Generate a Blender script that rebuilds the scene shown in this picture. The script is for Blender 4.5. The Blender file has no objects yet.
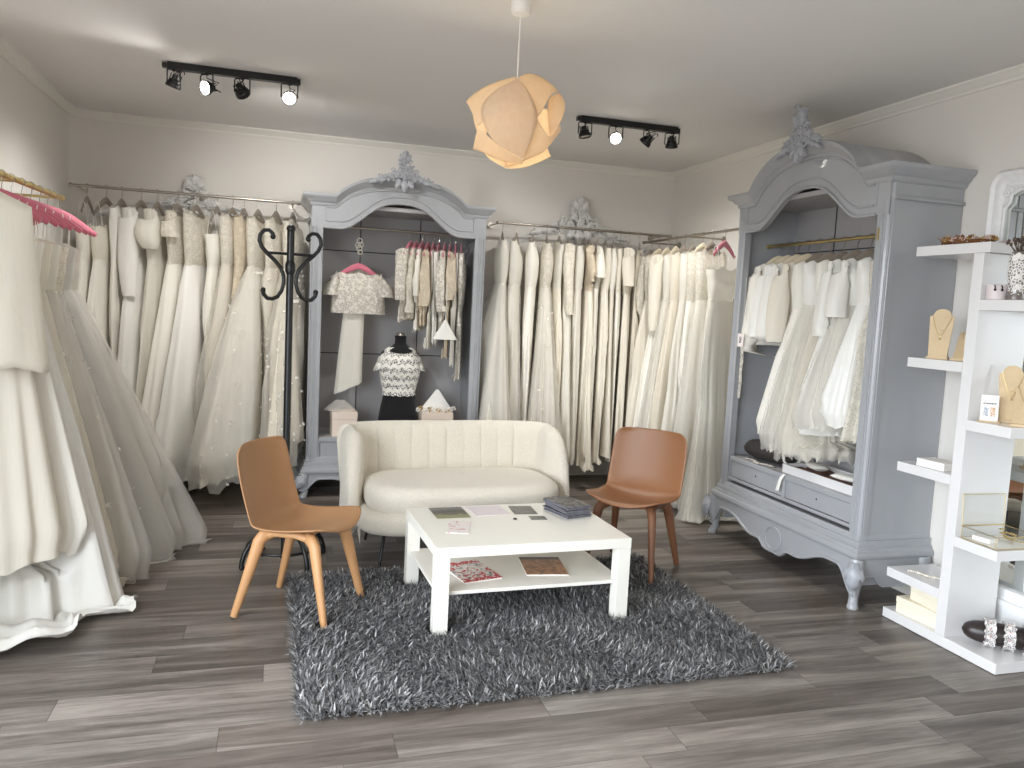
import bpy, math, random
import numpy as np
from mathutils import Vector, Matrix

SC = bpy.context.scene
COL = SC.collection
PI = math.pi
rng = random.Random(7)

# ------------------------------------------------------------------ helpers
def link(o, parent=None):
    COL.objects.link(o)
    if parent is not None:
        o.parent = parent
    return o

def tag(o, label=None, cat=None, group=None, kind=None):
    if label: o['label'] = label
    if cat: o['category'] = cat
    if group: o['group'] = group
    if kind: o['kind'] = kind
    return o

def thing(name, label, cat, loc=(0, 0, 0), rotz=0.0, group=None, rot=None):
    o = bpy.data.objects.new(name, None)
    o.empty_display_size = 0.05
    o.location = loc
    o.rotation_euler = rot if rot else (0, 0, rotz)
    link(o)
    return tag(o, label, cat, group)

def dup(root, loc, rotz=0.0, label=None, group=None, rot=None):
    r = root.copy(); link(r)
    r.location = loc
    r.rotation_euler = rot if rot else (0, 0, rotz)
    if label: r['label'] = label
    if group: r['group'] = group
    for ch in list(root.children):
        c = ch.copy(); link(c, r)
        for g in list(ch.children):
            d = g.copy(); link(d, c)
    return r

class MB:
    def __init__(self):
        self.v = []; self.f = []; self.m = []
    def add(self, vs, fs, mi=0):
        b = len(self.v)
        self.v.extend([tuple(float(c) for c in p) for p in vs])
        for q in fs:
            self.f.append(tuple(b + i for i in q)); self.m.append(mi)
        return self
    def box(self, x0, x1, y0, y1, z0, z1, mi=0):
        vs = [(x0,y0,z0),(x1,y0,z0),(x1,y1,z0),(x0,y1,z0),(x0,y0,z1),(x1,y0,z1),(x1,y1,z1),(x0,y1,z1)]
        fs = [(3,2,1,0),(4,5,6,7),(0,1,5,4),(1,2,6,5),(2,3,7,6),(3,0,4,7)]
        return self.add(vs, fs, mi)
    def obox(self, c, s, rot=(0,0,0), mi=0):
        from mathutils import Euler
        R = Euler(rot).to_matrix()
        vs = []
        for z in (-1,1):
            for (x,y) in ((-1,-1),(1,-1),(1,1),(-1,1)):
                vs.append(Vector(c) + R @ Vector((x*s[0]/2, y*s[1]/2, z*s[2]/2)))
        return self.add(vs, [(3,2,1,0),(4,5,6,7),(0,1,5,4),(1,2,6,5),(2,3,7,6),(3,0,4,7)], mi)
    def grid(self, P, cu=False, cv=False, mi=0, flip=False):
        nu = len(P); nv = len(P[0])
        vs = [p for row in P for p in row]
        fs = []
        for i in range(nu if cu else nu-1):
            for j in range(nv if cv else nv-1):
                a = i*nv + j; b = ((i+1) % nu)*nv + j
                c = ((i+1) % nu)*nv + (j+1) % nv; d = i*nv + (j+1) % nv
                fs.append((a,d,c,b) if flip else (a,b,c,d))
        return self.add(vs, fs, mi)
    def tube(self, pts, r, n=8, closed=False, cap=True, sx=1.0, sy=1.0, mi=0, up=None):
        pts = [Vector(p) for p in pts]; k = len(pts)
        rs = r if isinstance(r, (list, tuple)) else [r]*k
        T = []
        for i in range(k):
            if closed: t = pts[(i+1) % k] - pts[i-1]
            else: t = pts[min(i+1, k-1)] - pts[max(i-1, 0)]
            T.append(t.normalized() if t.length > 1e-9 else Vector((0,0,1)))
        u = Vector(up) if up else (Vector((0,0,1)) if abs(T[0].z) < 0.9 else Vector((1,0,0)))
        N = (u - T[0]*u.dot(T[0])).normalized()
        rows = []
        for i in range(k):
            if up:
                N2 = Vector(up) - T[i]*Vector(up).dot(T[i])
            else:
                N2 = N - T[i]*N.dot(T[i])
            if N2.length > 1e-6: N = N2.normalized()
            B = T[i].cross(N)
            rows.append([pts[i] + N*(math.cos(2*PI*j/n)*rs[i]*sx) + B*(math.sin(2*PI*j/n)*rs[i]*sy) for j in range(n)])
        b = len(self.v)
        self.grid(rows, cu=closed, cv=True, mi=mi, flip=True)
        if cap and not closed:
            self.f.append(tuple(b + j for j in range(n))); self.m.append(mi)
            self.f.append(tuple(b + (k-1)*n + j for j in reversed(range(n)))); self.m.append(mi)
        return self
    def lathe(self, prof, n=24, c=(0,0,0), sx=1.0, sy=1.0, mi=0, cap=True):
        rows = [[(c[0] + r*sx*math.cos(2*PI*j/n), c[1] + r*sy*math.sin(2*PI*j/n), c[2] + z) for j in range(n)] for r, z in prof]
        b = len(self.v); k = len(prof)
        self.grid(rows, cv=True, mi=mi, flip=True)
        if cap:
            self.f.append(tuple(b + j for j in reversed(range(n)))); self.m.append(mi)
            self.f.append(tuple(b + (k-1)*n + j for j in range(n))); self.m.append(mi)
        return self
    def ball(self, c, r, s=(1,1,1), n=10, m=6, mi=0, rot=None):
        from mathutils import Euler
        R = Euler(rot).to_matrix() if rot else Matrix.Identity(3)
        rows = []
        for i in range(m+1):
            a = -PI/2 + PI*i/m
            a = max(-PI/2+0.05, min(PI/2-0.05, a))
            rows.append([Vector(c) + R @ Vector((math.cos(a)*math.cos(2*PI*j/n)*r*s[0], math.cos(a)*math.sin(2*PI*j/n)*r*s[1], math.sin(a)*r*s[2])) for j in range(n)])
        b = len(self.v)
        self.grid(rows, cv=True, mi=mi, flip=True)
        self.f.append(tuple(b + j for j in reversed(range(n)))); self.m.append(mi)
        self.f.append(tuple(b + m*n + j for j in range(n))); self.m.append(mi)
        return self
    def prism(self, poly, y0, y1, mi=0):
        """polygon (x,z) extruded along y"""
        n = len(poly)
        vs = [(x, y0, z) for x, z in poly] + [(x, y1, z) for x, z in poly]
        fs = [tuple(range(n)), tuple(reversed(range(n, 2*n)))]
        for i in range(n):
            j = (i+1) % n
            fs.append((i, i+n, j+n, j))
        return self.add(vs, fs, mi)
    def zprism(self, poly, z0, z1, mi=0):
        n = len(poly)
        vs = [(x, y, z0) for x, y in poly] + [(x, y, z1) for x, y in poly]
        fs = [tuple(reversed(range(n))), tuple(range(n, 2*n))]
        for i in range(n):
            j = (i+1) % n
            fs.append((i, j, j+n, i+n))
        return self.add(vs, fs, mi)
    def xf(self, M):
        self.v = [tuple(M @ Vector(p)) for p in self.v]
        return self
    def build(self, name, mats, parent=None, smooth=None, bevel=None, solid=None, sub=0, loc=None, rot=None, solid_off=0.0):
        me = bpy.data.meshes.new(name)
        me.from_pydata(self.v, [], self.f)
        if not isinstance(mats, (list, tuple)): mats = [mats]
        for m in mats: me.materials.append(m)
        if any(self.m): me.polygons.foreach_set('material_index', self.m)
        if smooth is not None:
            me.polygons.foreach_set('use_smooth', [True]*len(me.polygons))
            if smooth < 179: me.set_sharp_from_angle(angle=math.radians(smooth))
        me.update()
        o = bpy.data.objects.new(name, me)
        if loc: o.location = loc
        if rot: o.rotation_euler = rot
        link(o, parent)
        if solid:
            md = o.modifiers.new('thick', 'SOLIDIFY'); md.thickness = solid; md.offset = solid_off
        if bevel:
            md = o.modifiers.new('edge', 'BEVEL'); md.width = bevel; md.segments = 2; md.limit_method = 'ANGLE'; md.angle_limit = math.radians(40)
        if sub:
            md = o.modifiers.new('round', 'SUBSURF'); md.levels = sub; md.render_levels = sub
        return o

# ------------------------------------------------------------------ materials
def newmat(name):
    m = bpy.data.materials.new(name); m.use_nodes = True
    nt = m.node_tree; nt.nodes.clear()
    out = nt.nodes.new('ShaderNodeOutputMaterial')
    return m, nt, out

class NT:
    def __init__(self, nt): self.nt = nt
    def n(self, typ, ins=None, **props):
        nd = self.nt.nodes.new('ShaderNode' + typ)
        for k, v in props.items(): setattr(nd, k, v)
        for k, v in (ins or {}).items():
            s = nd.inputs[k]
            if hasattr(v, 'is_output') or isinstance(v, bpy.types.NodeSocket): self.nt.links.new(v, s)
            else: s.default_value = v
        return nd
    def math(self, op, a, b=None, c=None):
        nd = self.nt.nodes.new('ShaderNodeMath'); nd.operation = op
        for i, v in enumerate((a, b, c)):
            if v is None: continue
            if isinstance(v, bpy.types.NodeSocket): self.nt.links.new(v, nd.inputs[i])
            else: nd.inputs[i].default_value = v
        return nd.outputs[0]
    def link(self, a, b): self.nt.links.new(a, b)
    def ramp(self, fac, stops, interp='LINEAR'):
        nd = self.nt.nodes.new('ShaderNodeValToRGB'); cr = nd.color_ramp; cr.interpolation = interp
        while len(cr.elements) < len(stops): cr.elements.new(0.5)
        for e, (p, c) in zip(cr.elements, stops):
            e.position = p; e.color = c if len(c) == 4 else (*c, 1)
        self.nt.links.new(fac, nd.inputs[0])
        return nd.outputs[0]
    def mix(self, fac, a, b):
        nd = self.nt.nodes.new('ShaderNodeMix'); nd.data_type = 'RGBA'
        for s, v in ((nd.inputs[0], fac), (nd.inputs[6], a), (nd.inputs[7], b)):
            if isinstance(v, bpy.types.NodeSocket): self.nt.links.new(v, s)
            else: s.default_value = v if not isinstance(v, tuple) or len(v) == 4 else (*v, 1)
        return nd.outputs[2]

def srgb(r, g, b):
    f = lambda c: c/12.92 if c <= 0.04045 else ((c+0.055)/1.055)**2.4
    return (f(r/255), f(g/255), f(b/255), 1.0)

def simple(name, col, rough=0.5, metal=0.0, spec=0.5, noise=0.04, nscale=8.0, bump=0.0, bscale=60.0, coat=0.0, sheen=0.0):
    m, nt, out = newmat(name); k = NT(nt)
    tc = k.n('TexCoord')
    nz = k.n('TexNoise', {'Vector': tc.outputs['Object'], 'Scale': nscale, 'Detail': 4.0})
    dark = tuple(c*(1-noise*2) for c in col[:3]) + (1,)
    lite = tuple(min(1, c*(1+noise)) for c in col[:3]) + (1,)
    c = k.mix(nz.outputs[0], dark, lite)
    p = k.n('BsdfPrincipled', {'Base Color': c, 'Roughness': rough, 'Metallic': metal, 'Specular IOR Level': spec,
                               'Coat Weight': coat, 'Sheen Weight': sheen})
    if bump:
        bz = k.n('TexNoise', {'Vector': tc.outputs['Object'], 'Scale': bscale, 'Detail': 3.0})
        b = k.n('Bump', {'Height': bz.outputs[0], 'Strength': bump, 'Distance': 0.01})
        k.link(b.outputs[0], p.inputs['Normal'])
    k.link(p.outputs[0], out.inputs[0])
    return m

def emis(name, col, strength):
    m, nt, out = newmat(name); k = NT(nt)
    e = k.n('Emission', {'Color': col, 'Strength': strength}); k.link(e.outputs[0], out.inputs[0])
    return m

def cloth(name, col, rough=0.45, spec=0.35, trans=0.2, alpha=1.0, sheen=0.2, wrinkle=0.35, lace=0.0, lace_scale=55.0, lace_col=None, alpha2=None, weave=0.0):
    """woven white fabric: soft vertical creases, some light passing through; lace > 0 adds a motif with sheer ground"""
    m, nt, out = newmat(name); k = NT(nt)
    tc = k.n('TexCoord'); ob = tc.outputs['Object']
    mp = k.n('Mapping', {'Vector': ob, 'Scale': (1.0, 1.0, 0.16)})
    nz = k.n('TexNoise', {'Vector': mp.outputs[0], 'Scale': 13.0, 'Detail': 3.0, 'Distortion': 0.4})
    nz2 = k.n('TexNoise', {'Vector': ob, 'Scale': 6.0, 'Detail': 4.0, 'Distortion': 0.6})
    h = k.math('ADD', k.math('MULTIPLY', nz.outputs[0], 0.7), k.math('MULTIPLY', nz2.outputs[0], 0.5))
    base = tuple(c*0.97 for c in col[:3]) + (1,)
    colr = k.mix(nz2.outputs[0], base, col)
    a = None
    if lace > 0:
        vo = k.n('TexVoronoi', {'Vector': ob, 'Scale': lace_scale}, feature='DISTANCE_TO_EDGE')
        v2 = k.n('TexVoronoi', {'Vector': ob, 'Scale': lace_scale*0.33}, feature='F1')
        net = k.math('LESS_THAN', vo.outputs['Distance'], 0.13)
        flower = k.math('LESS_THAN', v2.outputs['Distance'], 0.40)
        motif = k.math('MAXIMUM', net, flower)
        ht = k.math('MULTIPLY', motif, 0.6)
        h = k.math('ADD', h, ht)
        if lace_col: colr = k.mix(motif, lace_col, colr)
        a = k.math('ADD', k.math('MULTIPLY', motif, lace), alpha2 if alpha2 is not None else 1-lace)
        a = k.math('MINIMUM', a, 1.0)
    bp = k.n('Bump', {'Height': h, 'Strength': wrinkle, 'Distance': 0.02})
    p = k.n('BsdfPrincipled', {'Base Color': colr, 'Roughness': rough, 'Specular IOR Level': spec, 'Sheen Weight': sheen, 'Normal': bp.outputs[0]})
    t = k.n('BsdfTranslucent', {'Color': colr, 'Normal': bp.outputs[0]})
    mx = k.n('MixShader', {0: trans, 1: p.outputs[0], 2: t.outputs[0]})
    res = mx.outputs[0]
    if a is not None or alpha < 1.0:
        tr = k.n('BsdfTransparent')
        fin = k.n('MixShader', {0: (a if a is not None else alpha), 1: tr.outputs[0], 2: res})
        res = fin.outputs[0]
    k.link(res, out.inputs[0])
    return m

M = {}
M['wall'] = simple('wall_paint', srgb(226, 222, 216), 0.9, noise=0.012, nscale=2.0, bump=0.05, bscale=140)
M['ceiling'] = simple('ceiling_paint', srgb(228, 226, 224), 0.95, noise=0.015, nscale=1.2, bump=0.03, bscale=90)
M['trim'] = simple('trim_paint', srgb(232, 229, 222), 0.6, noise=0.01)
M['grey_paint'] = simple('blue_grey_furniture_paint', srgb(166, 168, 172), 0.3, noise=0.03, nscale=5, coat=0.25)
M['grey_inside'] = simple('blue_grey_inner_paint', srgb(176, 174, 175), 0.55, noise=0.04, nscale=4)
M['groove'] = simple('panel_gap', srgb(60, 62, 68), 0.9)
M['mirror_white'] = simple('white_mirror_frame_paint', srgb(236, 236, 236), 0.4, noise=0.05, nscale=40)
M['worn_carving'] = simple('worn_grey_carving', srgb(172, 174, 180), 0.4, noise=0.10, nscale=30)
M['white_carving'] = simple('white_carved_paint', srgb(228, 227, 225), 0.5, noise=0.12, nscale=40)
M['white_lacquer'] = simple('white_lacquer', srgb(226, 225, 225), 0.22, noise=0.006, coat=0.2)
M['table_white'] = simple('warm_white_lacquer', srgb(243, 240, 231), 0.3, noise=0.006)
M['chrome'] = simple('brushed_steel', srgb(176, 170, 160), 0.28, metal=1.0, noise=0.05, nscale=40)
M['brass'] = simple('brass', srgb(206, 186, 130), 0.35, metal=1.0, noise=0.06, nscale=30)
M['black_metal'] = simple('black_metal', srgb(20, 20, 22), 0.35, noise=0.05)
M['black_cloth'] = simple('black_jersey', srgb(14, 14, 17), 0.9, noise=0.1, sheen=0.15)
M['tan_shell'] = simple('tan_plastic_shell', srgb(174, 130, 90), 0.45, noise=0.05, nscale=160)
M['brown_shell'] = simple('brown_plastic_shell', srgb(142, 96, 62), 0.45, noise=0.05, nscale=160)
M['boucle'] = simple('cream_boucle', srgb(238, 230, 214), 0.95, noise=0.10, nscale=140, bump=0.9, bscale=170, sheen=0.4)
M['pink_velvet'] = simple('pink_velvet', srgb(212, 116, 136), 0.8, noise=0.05, nscale=30, sheen=0.6)
M['maroon_velvet'] = simple('maroon_velvet', srgb(56, 16, 24), 0.85, noise=0.1, nscale=30, sheen=0.4)
M['taupe_velvet'] = simple('taupe_velvet', srgb(140, 128, 114), 0.85, noise=0.06, nscale=30, sheen=0.4)
M['cream_velvet'] = simple('cream_padded_satin', srgb(222, 208, 180), 0.6, noise=0.04, sheen=0.3)
M['blush_box'] = simple('blush_cardboard', srgb(232, 216, 202), 0.8, noise=0.02)
M['cream_box'] = simple('cream_cardboard', srgb(240, 232, 212), 0.75, noise=0.02)
M['pale_wood'] = simple('pale_plywood', srgb(220, 196, 158), 0.6, noise=0.10, nscale=14)
M['gold_wire'] = simple('gold_wire', srgb(206, 184, 130), 0.3, metal=1.0)
M['blush_ceramic'] = simple('blush_ceramic', srgb(222, 210, 210), 0.4, noise=0.02)
M['pearl'] = simple('pearl', srgb(238, 230, 216), 0.2, noise=0.03, coat=0.6)
M['dark_bag'] = simple('dark_fabric', srgb(52, 46, 44), 0.9, noise=0.15, nscale=20, bump=0.5, bscale=40)
M['brown_wrap'] = simple('brown_fabric', srgb(128, 96, 84), 0.9, noise=0.12, nscale=18, bump=0.5, bscale=25)
M['paper'] = simple('white_paper', srgb(244, 242, 238), 0.7, noise=0.01)
M['cord_white'] = simple('white_plastic', srgb(236, 232, 226), 0.5)
M['twig'] = simple('dried_twig', srgb(132, 88, 52), 0.9, noise=0.2, nscale=60)
M['twig_dark'] = simple('dark_twig', srgb(96, 82, 74), 0.9, noise=0.2, nscale=60)
M['dried_yellow'] = simple('dried_ochre_petal', srgb(190, 158, 104), 0.9, noise=0.25, nscale=60)
M['dried_pink'] = simple('dusty_pink_ribbon', srgb(222, 186, 176), 0.8, noise=0.1, nscale=40)
M['dark_pages'] = simple('grey_magazine_edge', srgb(108, 108, 116), 0.6, noise=0.15, nscale=60)

M['satin'] = cloth('ivory_satin', srgb(245, 241, 231), 0.38, 0.4, 0.12)
M['satin_white'] = cloth('white_satin', srgb(244, 242, 236), 0.35, 0.45, 0.12)
M['crepe'] = cloth('cream_crepe', srgb(242, 236, 222), 0.7, 0.2, 0.18)
M['organza'] = cloth('ivory_organza', srgb(244, 240, 230), 0.5, 0.3, 0.2, alpha=0.9, wrinkle=0.5)
M['tulle'] = cloth('ivory_tulle', srgb(243, 239, 228), 0.8, 0.1, 0.2, alpha=0.88, wrinkle=0.6)
M['tulle_grey'] = cloth('silver_tulle', srgb(226, 224, 220), 0.8, 0.1, 0.22, alpha=0.8, wrinkle=0.6)
M['tulle_thin'] = cloth('sheer_tulle', srgb(240, 237, 230), 0.8, 0.1, 0.25, alpha=0.36, wrinkle=0.5)
M['tulle_cream'] = cloth('cream_tulle', srgb(243, 236, 220), 0.8, 0.1, 0.2, alpha=0.9, wrinkle=0.6)
M['lace'] = cloth('ivory_lace', srgb(242, 236, 222), 0.7, 0.2, 0.25, lace=0.22, alpha2=0.80, lace_scale=70, wrinkle=0.8)
M['lace_champagne'] = cloth('champagne_beaded_lace', srgb(234, 220, 196), 0.5, 0.4, 0.2, lace=0.20, alpha2=0.82, lace_scale=90, wrinkle=0.9)
M['lace_solid'] = cloth('white_guipure_lace', srgb(242, 236, 224), 0.7, 0.2, 0.15, lace=0.36, alpha2=0.64, lace_scale=85, wrinkle=1.0, lace_col=srgb(228, 222, 210))
M['petal'] = cloth('fabric_petal', srgb(248, 245, 238), 0.6, 0.2, 0.3, wrinkle=0.1)
CL = M
SKY, EXPOSURE = 14.0, 0.05
# ------------------------------------------------------------------ the room
XL, XR, YB, YF, ZC = -1.56, 3.66, 7.06, -3.0, 2.955

def floor_material():
    m, nt, out = newmat('grey_wood_vinyl_planks'); k = NT(nt)
    tc = k.n('TexCoord'); sp = k.n('SeparateXYZ', {0: tc.outputs['Object']})
    W, L = 0.165, 1.24
    yr = k.math('DIVIDE', k.math('ADD', sp.outputs[1], 20*W + 0.019), W)
    row = k.math('FLOOR', yr); fy = k.math('FRACT', yr)
    rw = k.n('TexWhiteNoise', {'W': row}, noise_dimensions='1D')
    xr = k.math('ADD', k.math('DIVIDE', sp.outputs[0], L), k.math('ADD', k.math('MULTIPLY', rw.outputs[0], 7.0), 30.0))
    colm = k.math('FLOOR', xr); fx = k.math('FRACT', xr)
    cv = k.n('CombineXYZ', {0: row, 1: colm, 2: 3.0})
    pw = k.n('TexWhiteNoise', {'Vector': cv.outputs[0]}, noise_dimensions='3D')
    pr = k.n('SeparateColor', {0: pw.outputs['Color']})
    # grain stretched along the plank, shifted per plank
    off = k.n('CombineXYZ', {0: k.math('MULTIPLY', pr.outputs[0], 40.0), 1: k.math('MULTIPLY', pr.outputs[1], 40.0), 2: k.math('MULTIPLY', pr.outputs[2], 9.0)})
    va = k.n('VectorMath', {0: tc.outputs['Object'], 1: off.outputs[0]}, operation='ADD')
    mp = k.n('Mapping', {'Vector': va.outputs[0], 'Scale': (0.7, 7.5, 1.0)})
    g1 = k.n('TexNoise', {'Vector': mp.outputs[0], 'Scale': 1.5, 'Detail': 7.0, 'Roughness': 0.62, 'Distortion': 0.55})
    mp2 = k.n('Mapping', {'Vector': va.outputs[0], 'Scale': (4.0, 60.0, 1.0)})
    g2 = k.n('TexNoise', {'Vector': mp2.outputs[0], 'Scale': 1.5, 'Detail': 4.0, 'Roughness': 0.7})
    fac = k.math('ADD', k.math('MULTIPLY', g1.outputs[0], 0.95), k.math('MULTIPLY', g2.outputs[0], 0.36))
    fac = k.math('ADD', fac, k.math('MULTIPLY', k.math('SUBTRACT', pr.outputs[0], 0.5), 0.32))
    fac = k.math('SUBTRACT', fac, 0.195)
    c = k.ramp(fac, [(0.22, srgb(64, 58, 55)), (0.40, srgb(94, 87, 82)), (0.52, srgb(118, 111, 105)), (0.64, srgb(142, 135, 128)), (0.85, srgb(170, 163, 154))])
    warm = k.mix(k.math('MULTIPLY', pr.outputs[2], 0.35), c, k.mix(0.5, c, srgb(122, 106, 92)))
    e1 = k.math('LESS_THAN', k.math('MINIMUM', fy, k.math('SUBTRACT', 1.0, fy)), 0.010)
    e2 = k.math('LESS_THAN', k.math('MINIMUM', fx, k.math('SUBTRACT', 1.0, fx)), 0.0016)
    gap = k.math('MAXIMUM', e1, e2)
    c2 = k.mix(k.math('MULTIPLY', gap, 0.55), warm, srgb(52, 46, 42))
    rg = k.math('ADD', k.math('MULTIPLY', g2.outputs[0], 0.16), 0.30)
    bp = k.n('Bump', {'Height': k.math('SUBTRACT', g2.outputs[0], gap), 'Strength': 0.12, 'Distance': 0.004})
    p = k.n('BsdfPrincipled', {'Base Color': c2, 'Roughness': rg, 'Specular IOR Level': 0.45, 'Normal': bp.outputs[0]})
    k.link(p.outputs[0], out.inputs[0])
    return m
M['floor'] = floor_material()

def struct(name, mb, mat, **kw):
    o = mb.build(name, mat, **kw); o['kind'] = 'structure'
    return o

struct('floor', MB().box(XL-.2, XR+.2, YF-.2, YB+.2, -0.08, 0.0), M['floor'])
struct('ceiling', MB().box(XL-.2, XR+.2, YF-.2, YB+.2, ZC, ZC+0.1), M['ceiling'])
struct('wall_back', MB().box(XL-.2, XR+.2, YB, YB+.15, 0, ZC), M['wall'])
struct('wall_right', MB().box(XR, XR+.15, YF-.2, YB, 0, ZC), M['wall'])
# left wall ends in a rounded corner against the back wall
mb = MB(); mb.box(XL-.15, XL, YF-.2, YB, 0, ZC)
R = 0.16; poly = [(XL-.01, YB+.01), (XL-.01, YB-R)] + [(XL+R-R*math.cos(a), YB-R+R*math.sin(a)) for a in [i*PI/16 for i in range(9)]] + [(XL+R, YB+.01)]
mb.zprism(poly, 0, ZC)
# a second shop window opens in it, beside the camera
lw0, lw1 = -2.2, 2.9
mb.v = []; mb.f = []; mb.m = []
mb.box(XL-.15, XL, YF-.2, lw0, 0, ZC).box(XL-.15, XL, lw1, YB, 0, ZC).box(XL-.15, XL, lw0, lw1, 0, .35).box(XL-.15, XL, lw0, lw1, 2.6, ZC)
mb.zprism(poly, 0, ZC)
struct('wall_left', mb, M['wall'], smooth=30)
mb = MB()
for y0, y1, z0, z1 in ((lw0, lw1, .35, .41), (lw0, lw1, 2.54, 2.6), (lw0, lw0+.06, .41, 2.54), (lw1-.06, lw1, .41, 2.54), (.32, .38, .41, 2.54)): mb.box(XL-.11, XL-.05, y0, y1, z0, z1)
struct('window_1', mb, M['trim'])
# street side (behind the camera): plain wall
struct('wall_front', MB().box(XL, XR, YF-.15, YF, 0, ZC), M['wall'])

# cornices and skirtings
def cornice(name, pts, outs, prof, z):
    rows = []
    for (x, y), (ox, oy) in zip(pts, outs):
        rows.append([(x + ox*a, y + oy*a, z + b) for a, b in prof])
    mb = MB().grid(rows, cv=True)
    return struct(name, mb, M['trim'], smooth=35)
CP = [(-.01, 0.0), (0.055, 0.0), (0.055, -.012), (0.04, -.02), (0.03, -.035), (0.014, -.045), (0.012, -.06), (-.01, -.06)]
cl = [(XL+R-R*math.cos(a), YB-R+R*math.sin(a)) for a in [i*PI/16 for i in range(9)]]
co = [(math.cos(a), -math.sin(a)) for a in [i*PI/16 for i in range(9)]]
cornice('trim_1', [(XL, YF)] + cl + [(XR, YB)], [(1, 0)] + co + [(-1, -1)], CP, ZC)
cornice('trim_2', [(XR, YB), (XR, YF)], [(-1, -1), (-1, 0)], CP, ZC)
BP = [(0.0, 0.10), (0.010, 0.10), (0.014, 0.09), (0.014, 0.0), (0.0, 0.0)]
cornice('baseboard_back', [(XL+R, YB), (XR, YB)], [(0, -1), (-1, -1)], BP, 0)
cornice('baseboard_right', [(XR, YB), (XR, YF)], [(-1, -1), (-1, 0)], BP, 0)
cornice('baseboard_left', [(XL, YF), (XL, YB-R)], [(1, 0), (1, 0)], BP, 0)

# ------------------------------------------------------------------ shaggy rug
# where table and chair feet press into the pile
FEET = []
for sx in (-1, 1):
    for sy in (-1, 1):
        x, y, a = sx*(1.030/2-.036), sy*(.755/2-.036), math.radians(2)
        FEET.append((1.247 + math.cos(a)*x - math.sin(a)*y, 3.978 + math.sin(a)*x + math.cos(a)*y, .058))
for cx, cy, a in ((.130, 4.07, math.radians(61)), (2.165, 4.40, math.radians(-46))):
    for sx in (-1, 1):
        for fy, ty in ((-.245, -.135), (.215, .095)):
            for q in (0.0, .12, .25):
                x, y = sx*(.2226 - .026*q)*1.0, (fy + (ty*1.22*.5 + fy*.5 - fy)*q*1.3)*1.05
                FEET.append((cx + math.cos(a)*x - math.sin(a)*y, cy + math.sin(a)*x + math.cos(a)*y, .030))
def rug():
    t = thing('shag_rug', 'charcoal grey shaggy rug with long pile under the white coffee table', 'rug', (1.20, 3.735, 0), math.radians(0.8))
    w, d = 2.22, 1.62
    MB().box(-w/2+.05, w/2-.05, -d/2+.05, d/2-.05, 0.001, 0.003).build('backing', simple('rug_backing', srgb(50, 51, 55), 1.0), t)
    g = np.random.default_rng(3)
    N = 62000
    x = g.uniform(-w/2+.012, w/2-.012, N); y = g.uniform(-d/2+.012, d/2-.012, N)
    ln = g.uniform(0.034, 0.062, N)
    # tufts lean together in swirls
    an = 2.3*np.sin(x*3.1+1.3*np.sin(y*2.7)) + 1.9*np.cos(y*4.3+x*1.7) + g.normal(0, 1.1, N)
    tilt = np.clip(g.normal(0.9, 0.3, N), 0.1, 1.35)
    ex, ey = np.clip((np.abs(x)-(w/2-.07))/.06, 0, 1)*np.sign(x), np.clip((np.abs(y)-(d/2-.07))/.06, 0, 1)*np.sign(y)
    em = np.maximum(np.abs(ex), np.abs(ey)); an = np.where((em > .25) & (g.uniform(0, 1, N) < em*.8), np.arctan2(ey, ex) + g.normal(0, .6, N), an)
    wd = g.uniform(0.0024, 0.0050, N)
    dx, dy = np.cos(an), np.sin(an)
    sa = an + PI/2 + g.normal(0, .5, N); sx, sy = np.cos(sa)*wd, np.sin(sa)*wd
    def at(f, bend):
        r = ln*f; a = tilt*bend
        return np.stack([x + dx*np.sin(a)*r, y + dy*np.sin(a)*r, np.maximum(.004, 0.010*(1-em*.7) + np.cos(a)*r)], 1)
    p0, p1, p2 = at(0, 0), at(.55, .75), at(1.0, 1.0)
    S = np.stack([sx, sy, np.zeros(N)], 1)
    keep = np.ones(N, bool)
    for fx, fy, fr in FEET:
        lx, ly = (fx-1.20), (fy-3.735); ca, sa_ = math.cos(math.radians(.8)), math.sin(math.radians(.8))
        lx, ly = ca*lx + sa_*ly, -sa_*lx + ca*ly
        for P_ in (p0, (p0+p1)/2, p1, (p1+p2)/2, p2): keep &= np.hypot(P_[:, 0]-lx, P_[:, 1]-ly) > fr
    p0, p1, p2, S = p0[keep], p1[keep], p2[keep], S[keep]; N = len(p0)
    V = np.stack([p0-S*.8, p0+S*.8, p1-S, p1+S, p2], 1).reshape(-1, 3)
    me = bpy.data.meshes.new('pile')
    b = np.arange(N)*5
    quads = np.stack([b, b+1, b+3, b+2], 1); tris = np.stack([b+2, b+3, b+4], 1)
    loops = np.concatenate([quads.ravel(), tris.ravel()])
    me.vertices.add(len(V)); me.vertices.foreach_set('co', V.ravel().astype(np.float32))
    me.loops.add(len(loops)); me.loops.foreach_set('vertex_index', loops.astype(np.int32))
    me.polygons.add(2*N)
    me.polygons.foreach_set('loop_start', np.concatenate([np.arange(N)*4, 4*N + np.arange(N)*3]).astype(np.int32))
    me.polygons.foreach_set('loop_total', np.concatenate([np.full(N, 4), np.full(N, 3)]).astype(np.int32))
    at_ = me.attributes.new('tint', 'FLOAT', 'POINT')
    at_.data.foreach_set('value', np.repeat(g.uniform(0, 1, N), 5).astype(np.float32))
    me.update(calc_edges=True); me.validate()
    m, nt, out = newmat('rug_yarn'); k = NT(nt)
    a = k.n('Attribute', attribute_name='tint')
    c = k.ramp(a.outputs['Fac'], [(0, srgb(52, 51, 52)), (0.45, srgb(94, 93, 94)), (0.8, srgb(138, 137, 137)), (1, srgb(190, 189, 188))])
    p = k.n('BsdfPrincipled', {'Base Color': c, 'Roughness': 0.7, 'Specular IOR Level': 0.3, 'Sheen Weight': 0.25})
    k.link(p.outputs[0], out.inputs[0])
    me.materials.append(m)
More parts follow.
